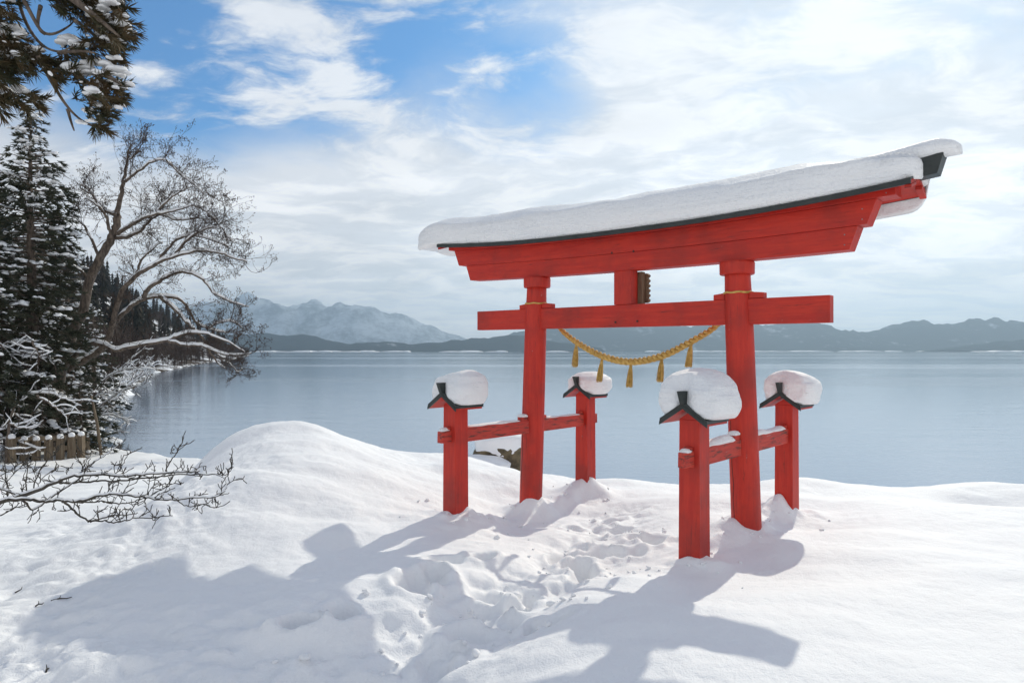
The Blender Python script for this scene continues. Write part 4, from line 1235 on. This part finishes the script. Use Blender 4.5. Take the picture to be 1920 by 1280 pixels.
def shrub():
    T = Tree(9); D = 6.2; k = 460 / 1920.0
    bx, by = -6.1, 5.6; b0 = Vector((bx, by, gz(bx, by) - .1))
    root = empty('bare_shrub', b0); tag(root, 'leafless grey-brown branches reaching over the snow at left, in front of the fence', 'shrub')
    def P(x, y, dd=0): return Wp(x * k, 800 + y * k, D + dd) - b0
    mains = [([(-1200, 900), (-500, 700), (-100, 610), (60, 570), (230, 520), (400, 445), (540, 385), (660, 370), (880, 375), (1000, 388), (1100, 370), (1250, 365), (1400, 355), (1560, 345)], 0, .026, .005, 20),
             ([(60, 570), (230, 560), (330, 590), (430, 565), (560, 585), (680, 570), (800, 530), (900, 520), (1050, 540), (1150, 550), (1250, 570), (1400, 568), (1540, 550), (1660, 558), (1760, 515), (1780, 450), (1750, 390), (1700, 375)], -.1, .018, .003, 22),
             ([(-400, 420), (-100, 470), (0, 480), (90, 510), (150, 545), (210, 600), (230, 650), (300, 630), (420, 540), (560, 450), (640, 380), (700, 290), (800, 240), (880, 180), (980, 100)], .15, .014, .003, 12),
             ([(460, 440), (560, 440), (700, 430), (800, 418), (960, 425), (1060, 405), (1180, 400), (1300, 380), (1480, 370), (1650, 370), (1740, 388), (1810, 350), (1820, 285)], .1, .010, .003, 18),
             ([(480, 575), (560, 630), (620, 690), (690, 745), (800, 715), (880, 690), (1000, 685), (1050, 680)], -.2, .010, .003, 9),
             ([(690, 745), (780, 730), (880, 750), (960, 740), (1050, 710), (1150, 715), (1250, 700), (1350, 690)], -.2, .007, .003, 11),
             ([(560, 580), (700, 590), (800, 580), (920, 600), (1010, 600), (1090, 565), (1170, 545), (1280, 480), (1340, 455), (1400, 410)], .1, .007, .003, 10),
             ([(1390, 570), (1430, 615), (1500, 625), (1580, 605), (1680, 635), (1730, 590)], -.1, .005, .0025, 7),
             ([(840, 515), (870, 440), (900, 380), (940, 320), (990, 250), (1010, 140)], .05, .006, .0025, 7),
             ([(1290, 360), (1330, 270), (1380, 215), (1390, 170), (1360, 140)], .05, .006, .003, 4),
             ([(210, 560), (205, 420), (215, 320), (230, 220)], .1, .007, .003, 5), ([(250, 520), (270, 420), (340, 300), (420, 220), (480, 130)], .2, .007, .003, 7),
             ([(60, 560), (50, 430), (35, 300), (20, 180)], .1, .006, .003, 5), ([(50, 430), (110, 370), (190, 285)], .1, .005, .002, 4), ([(-60, 420), (60, 350), (190, 270)], .2, .006, .002, 5), ([(-200, 760), (0, 690), (100, 640), (210, 600)], -.1, .008, .003, 5),
             ([(290, 480), (330, 400), (400, 345), (470, 300)], .1, .005, .002, 6), ([(1150, 530), (1190, 470), (1260, 410)], 0, .005, .002, 4), ([(640, 370), (660, 290), (690, 210)], .1, .005, .002, 5)]
    for pts, dd, r0, r1, n in mains:
        sg = T.limb([P(x, y, dd + .10 * math.sin(i * .9 + dd * 9)) for i, (x, y) in enumerate(pts)], r0, r1, 2, .004)
        T.dress(sg, n, .13, .0046, 1, start=.12, up=.35, spread=.7, zig=.30, nch=(2, 4))
    T.limb([(0, 0, -.2), (.1, 0, .25), (.35, .05, .45), P(-1200, 900)], .05, .03)
    T.meshes(root, (('branch', 'shrub_bark'), ('twigs', 'shrub_bark')), .0065, .012, .006, (6, 4), 0.0, .8)


shrub()

# ------------------------------------------------------------------ thicket branches by the fence


def thicket(lab, lines, seed, D, n):
    T = Tree(seed); b = Wp(lines[0][0][0], 850, D); b0 = Vector((b.x, b.y, gz(b.x, b.y) - .1))
    root = empty('snowy_bush', b0); tag(root, lab, 'bush')
    for i, pts in enumerate(lines):
        m = len(pts); sg = T.limb([Wp(x, y, D + .3 * math.sin(i * 1.7) + .1 * k) - b0 for k, (x, y) in enumerate(pts)], .040 if i == 0 else .028, .008, 2, .012)
        T.dress(sg, n, .55, .011, 1, start=.2, up=.1, spread=.8, zig=.22, nch=(3, 5))
    T.meshes(root, (('branch', 'bark'), ('twigs', 'twig_bark')), .018, .0085, .045, (6, 3), 0.0)


thicket('arching snow-covered bush at the left edge beside the fence', [[(10, 870), (15, 800), (22, 770), (40, 748), (62, 735), (100, 737), (125, 752), (155, 750)], [(22, 770), (35, 780), (46, 795)], [(68, 742), (90, 753), (105, 765), (120, 778), (130, 780)], [(20, 795), (35, 802), (60, 803)], [(-20, 830), (10, 822), (50, 833), (75, 846)], [(10, 870), (8, 820), (6, 770)]], 31, 17.5, 9)
thicket('snow-lined bare branches spreading in front of the conifers', [[(-40, 840), (-25, 700), (-5, 655), (10, 645), (35, 637), (55, 642), (75, 645)], [(-5, 670), (30, 658), (60, 662), (85, 670), (105, 688)], [(0, 645), (10, 655), (22, 667)], [(60, 640), (68, 655), (78, 668)]], 33, 18.0, 9)
thicket('brown brush hanging over the water right of the conifers', [[(140, 850), (150, 790), (170, 750), (195, 735), (232, 740)], [(160, 770), (190, 720), (215, 700), (245, 676), (272, 652)], [(150, 800), (180, 780), (210, 775), (240, 790)], [(150, 820), (185, 810), (205, 815), (225, 800)], [(165, 750), (200, 705), (235, 690), (262, 690)], [(150, 790), (175, 770), (215, 740), (250, 725)]], 35, 23.0, 16)
# snowed-in brush along the far part of the left shore
for i, (x, y, D) in enumerate([(248, 700, 92), (275, 688, 118), (228, 716, 70), (205, 728, 58), (300, 682, 150), (262, 706, 84)]):
    T = Tree(60 + i); p = Wp(x, y, D); b0 = Vector((p.x, D, max(0.2, float(lhill(np.array([p.x]), np.array([float(D)]))[0]))))
    root = empty('shore_bush', b0); tag(root, 'snow-matted bush low on the left shore', 'bush', 'snow-matted bushes on the left shore')
    for k in range(14):
        a = T.r.random() * 6.28; T.grow((T.r.gauss(0, 1), T.r.gauss(0, 1), 0), (math.cos(a), math.sin(a), .8), T.r.uniform(1.2, 2.4), .05, 1, spread=.7)
    T.meshes(root, (('branch', 'bark'), ('twigs', 'twig_bark')), .04, .02, .12, (5, 3))

# ------------------------------------------------------------------ fence, leaning pole, stone
fx = [(22, 872, 17.6), (45, 874, 17.9), (68, 872, 18.1), (91, 868, 18.3), (113, 866, 18.5), (134, 862, 18.7), (152, 858, 18.9), (161, 856, 19.6)]
froot_p = Wp(91, 868, 18.3); froot = empty('wooden_fence', (froot_p.x, froot_p.y, gz(froot_p.x, froot_p.y)))
tag(froot, 'low weathered wooden fence with pointed snowy posts at left, below the conifers', 'fence')
pp = []
for i, (x, y, D) in enumerate(fx):
    p = Wp(x, y, D); p.z = gz(p.x, p.y); q = p - froot.location; pp.append(q)
    zt = Wp(x, (818, 822, 822, 820, 818, 815, 813, 816)[i], D).z - froot.location.z; w = .075
    mb = MB(); secs = [[(q.x + a * s, q.y + b * s, z) for a, b in ((-w, -w), (w, -w), (w, w), (-w, w))] for z, s in ((q.z - .3, 1), (zt - .07, 1), (zt, .45))]
    mb.loft(secs); po = mb.build('post', 'fence_wood', froot, bevel=.008)
    mb = MB(); n = 10; secs = [[(q.x + r * math.cos(6.283 * k / n), q.y + r * math.sin(6.283 * k / n), z) for k in range(n)] for r, z in ((.075, zt - .05), (.088, zt - .01), (.07, zt + .05), (.02, zt + .075))]
    mb.loft(secs); mb.build('snow_cover', 'snow', po, smooth=True)
for h in (.30, .58):
    for a, b in zip(pp[:-1], pp[1:]):
        mb = MB(); a2, b2 = a + Vector((0, .05, h)), b + Vector((0, .05, h)); dz = Vector((0, 0, .06)); dy = Vector((0, .03, 0))
        mb.loft([[c - dy - dz, c + dy - dz, c + dy + dz, c - dy + dz] for c in (a2, b2)]); mb.build('rail', 'fence_wood', froot)
a = Wp(192, 862, 19.4); b = Wp(171, 742, 19.4); b0 = Vector((a.x, a.y, gz(a.x, a.y)))
mb = MB(); mb.tube([Vector((0, 0, -.3)), (b - b0) * .5 + Vector((.02, 0, 0)), b - b0], [.045, .04, .03], 8)
o = mb.build('wooden_pole', 'fence_wood', smooth=True); o.location = b0; tag(o, 'thin leaning wooden pole at the right end of the fence', 'pole')
p = Wp(40, 862, 20.2); sroot = empty('stone_slab', (p.x, p.y, gz(p.x, p.y))); tag(sroot, 'grey stone slab with snow on top, half hidden behind the fence at left', 'stone')
mb = MB(); mb.box(-.42, .42, -.2, .2, -.3, .78); mb.build('slab', 'stone_grey', sroot, bevel=.04)
mb = MB(); mb.loft([[(x * s, y * s, z) for x, y in ((-.46, -.24), (.46, -.24), (.46, .24), (-.46, .24))] for z, s in ((.77, .98), (.82, 1.03), (.92, .98), (.98, .75))]); mb.build('snow_cover', 'snow', sroot, bevel=.04, smooth=True)

# loose clods kicked up along the path and dropped from the gate
kr = random.Random(77); cl_m = []
for i in range(230):
    if i < 170:
        j = kr.randrange(len(PATH) - 1); q = PATH[j] + (PATH[j + 1] - PATH[j]) * kr.random(); x, y = q[0] + kr.gauss(0, .42), q[1] + kr.gauss(0, .42)
    else:
        u, v = kr.choice(POSTS + PILL); x, y = T2W(u + kr.gauss(0, .3), v + kr.gauss(0, .35))
    r = min(.05, .009 + abs(kr.gauss(0, .014))); cl_m.append(xf((x, y, gz(x, y) + r * .25), kr.random() * 6, r, r * .75, (kr.gauss(0, .4), kr.gauss(0, .4))))
tag(mesh_np('snow_clods', *lump_set(cl_m, 41), 'snow'), 'loose clods of snow scattered along the trodden path', 'snow', kind='stuff')

# dead sticks lying on the shaded snow
for (x, y, ln, an, lab) in [(28, 1112, .13, 1.0, 'short dark stick on the shaded snow at the left edge'), (96, 1126, .16, .25, 'thin dark twig on the shaded snow, second from the left edge'), (66, 1137, .06, .7, 'tiny dark twig scrap between two sticks on the snow'), (86, 1254, .06, 1.9, 'dark twig sticking up from the snow at bottom left')]:
    D = 2.22 * F / (y - HY); X = (x - 960) / F * D
    for _ in range(6):
        z = gz(X, D); D = (CZ - z) * F / (y - HY); X = (x - 960) / F * D
    mb = MB(); c, s_ = math.cos(an), math.sin(an)
    mb.tube([(0, 0, .002), (ln * .4 * c, ln * .4 * s_, .016), (ln * .7 * c + .01, ln * .7 * s_, .012), (ln * c, ln * s_, .02)], [.007, .006, .005, .003], 6)
    mb.tube([(ln * .4 * c, ln * .4 * s_, .016), (ln * .5 * c - .02, ln * .5 * s_ + .02, .035)], [.004, .002], 5)
    o = mb.build('stick', 'shrub_bark', smooth=True); o.location = (X, D, gz(X, D)); tag(o, lab, 'stick', 'sticks on the snow')

# ------------------------------------------------------------------ haze
mb = MB(); mb.box(-9500, 9500, -60, 9200, -5.0, 620)
hz_m = bpy.data.materials.new('haze_air'); hz_m.use_nodes = True; t = NT(hz_m.node_tree)
out = t.n('ShaderNodeOutputMaterial'); pv = t.n('ShaderNodeVolumePrincipled'); t.l(pv.outputs[0], out.inputs['Volume'])
pv.inputs['Color'].default_value = (0.60, 0.80, 1.0, 1); pv.inputs['Density'].default_value = 1.65e-4; pv.inputs['Anisotropy'].default_value = 0.45
M['haze_air'] = hz_m
tag(mb.build('haze', 'haze_air'), 'thin pale winter haze over the lake', 'haze', kind='stuff')
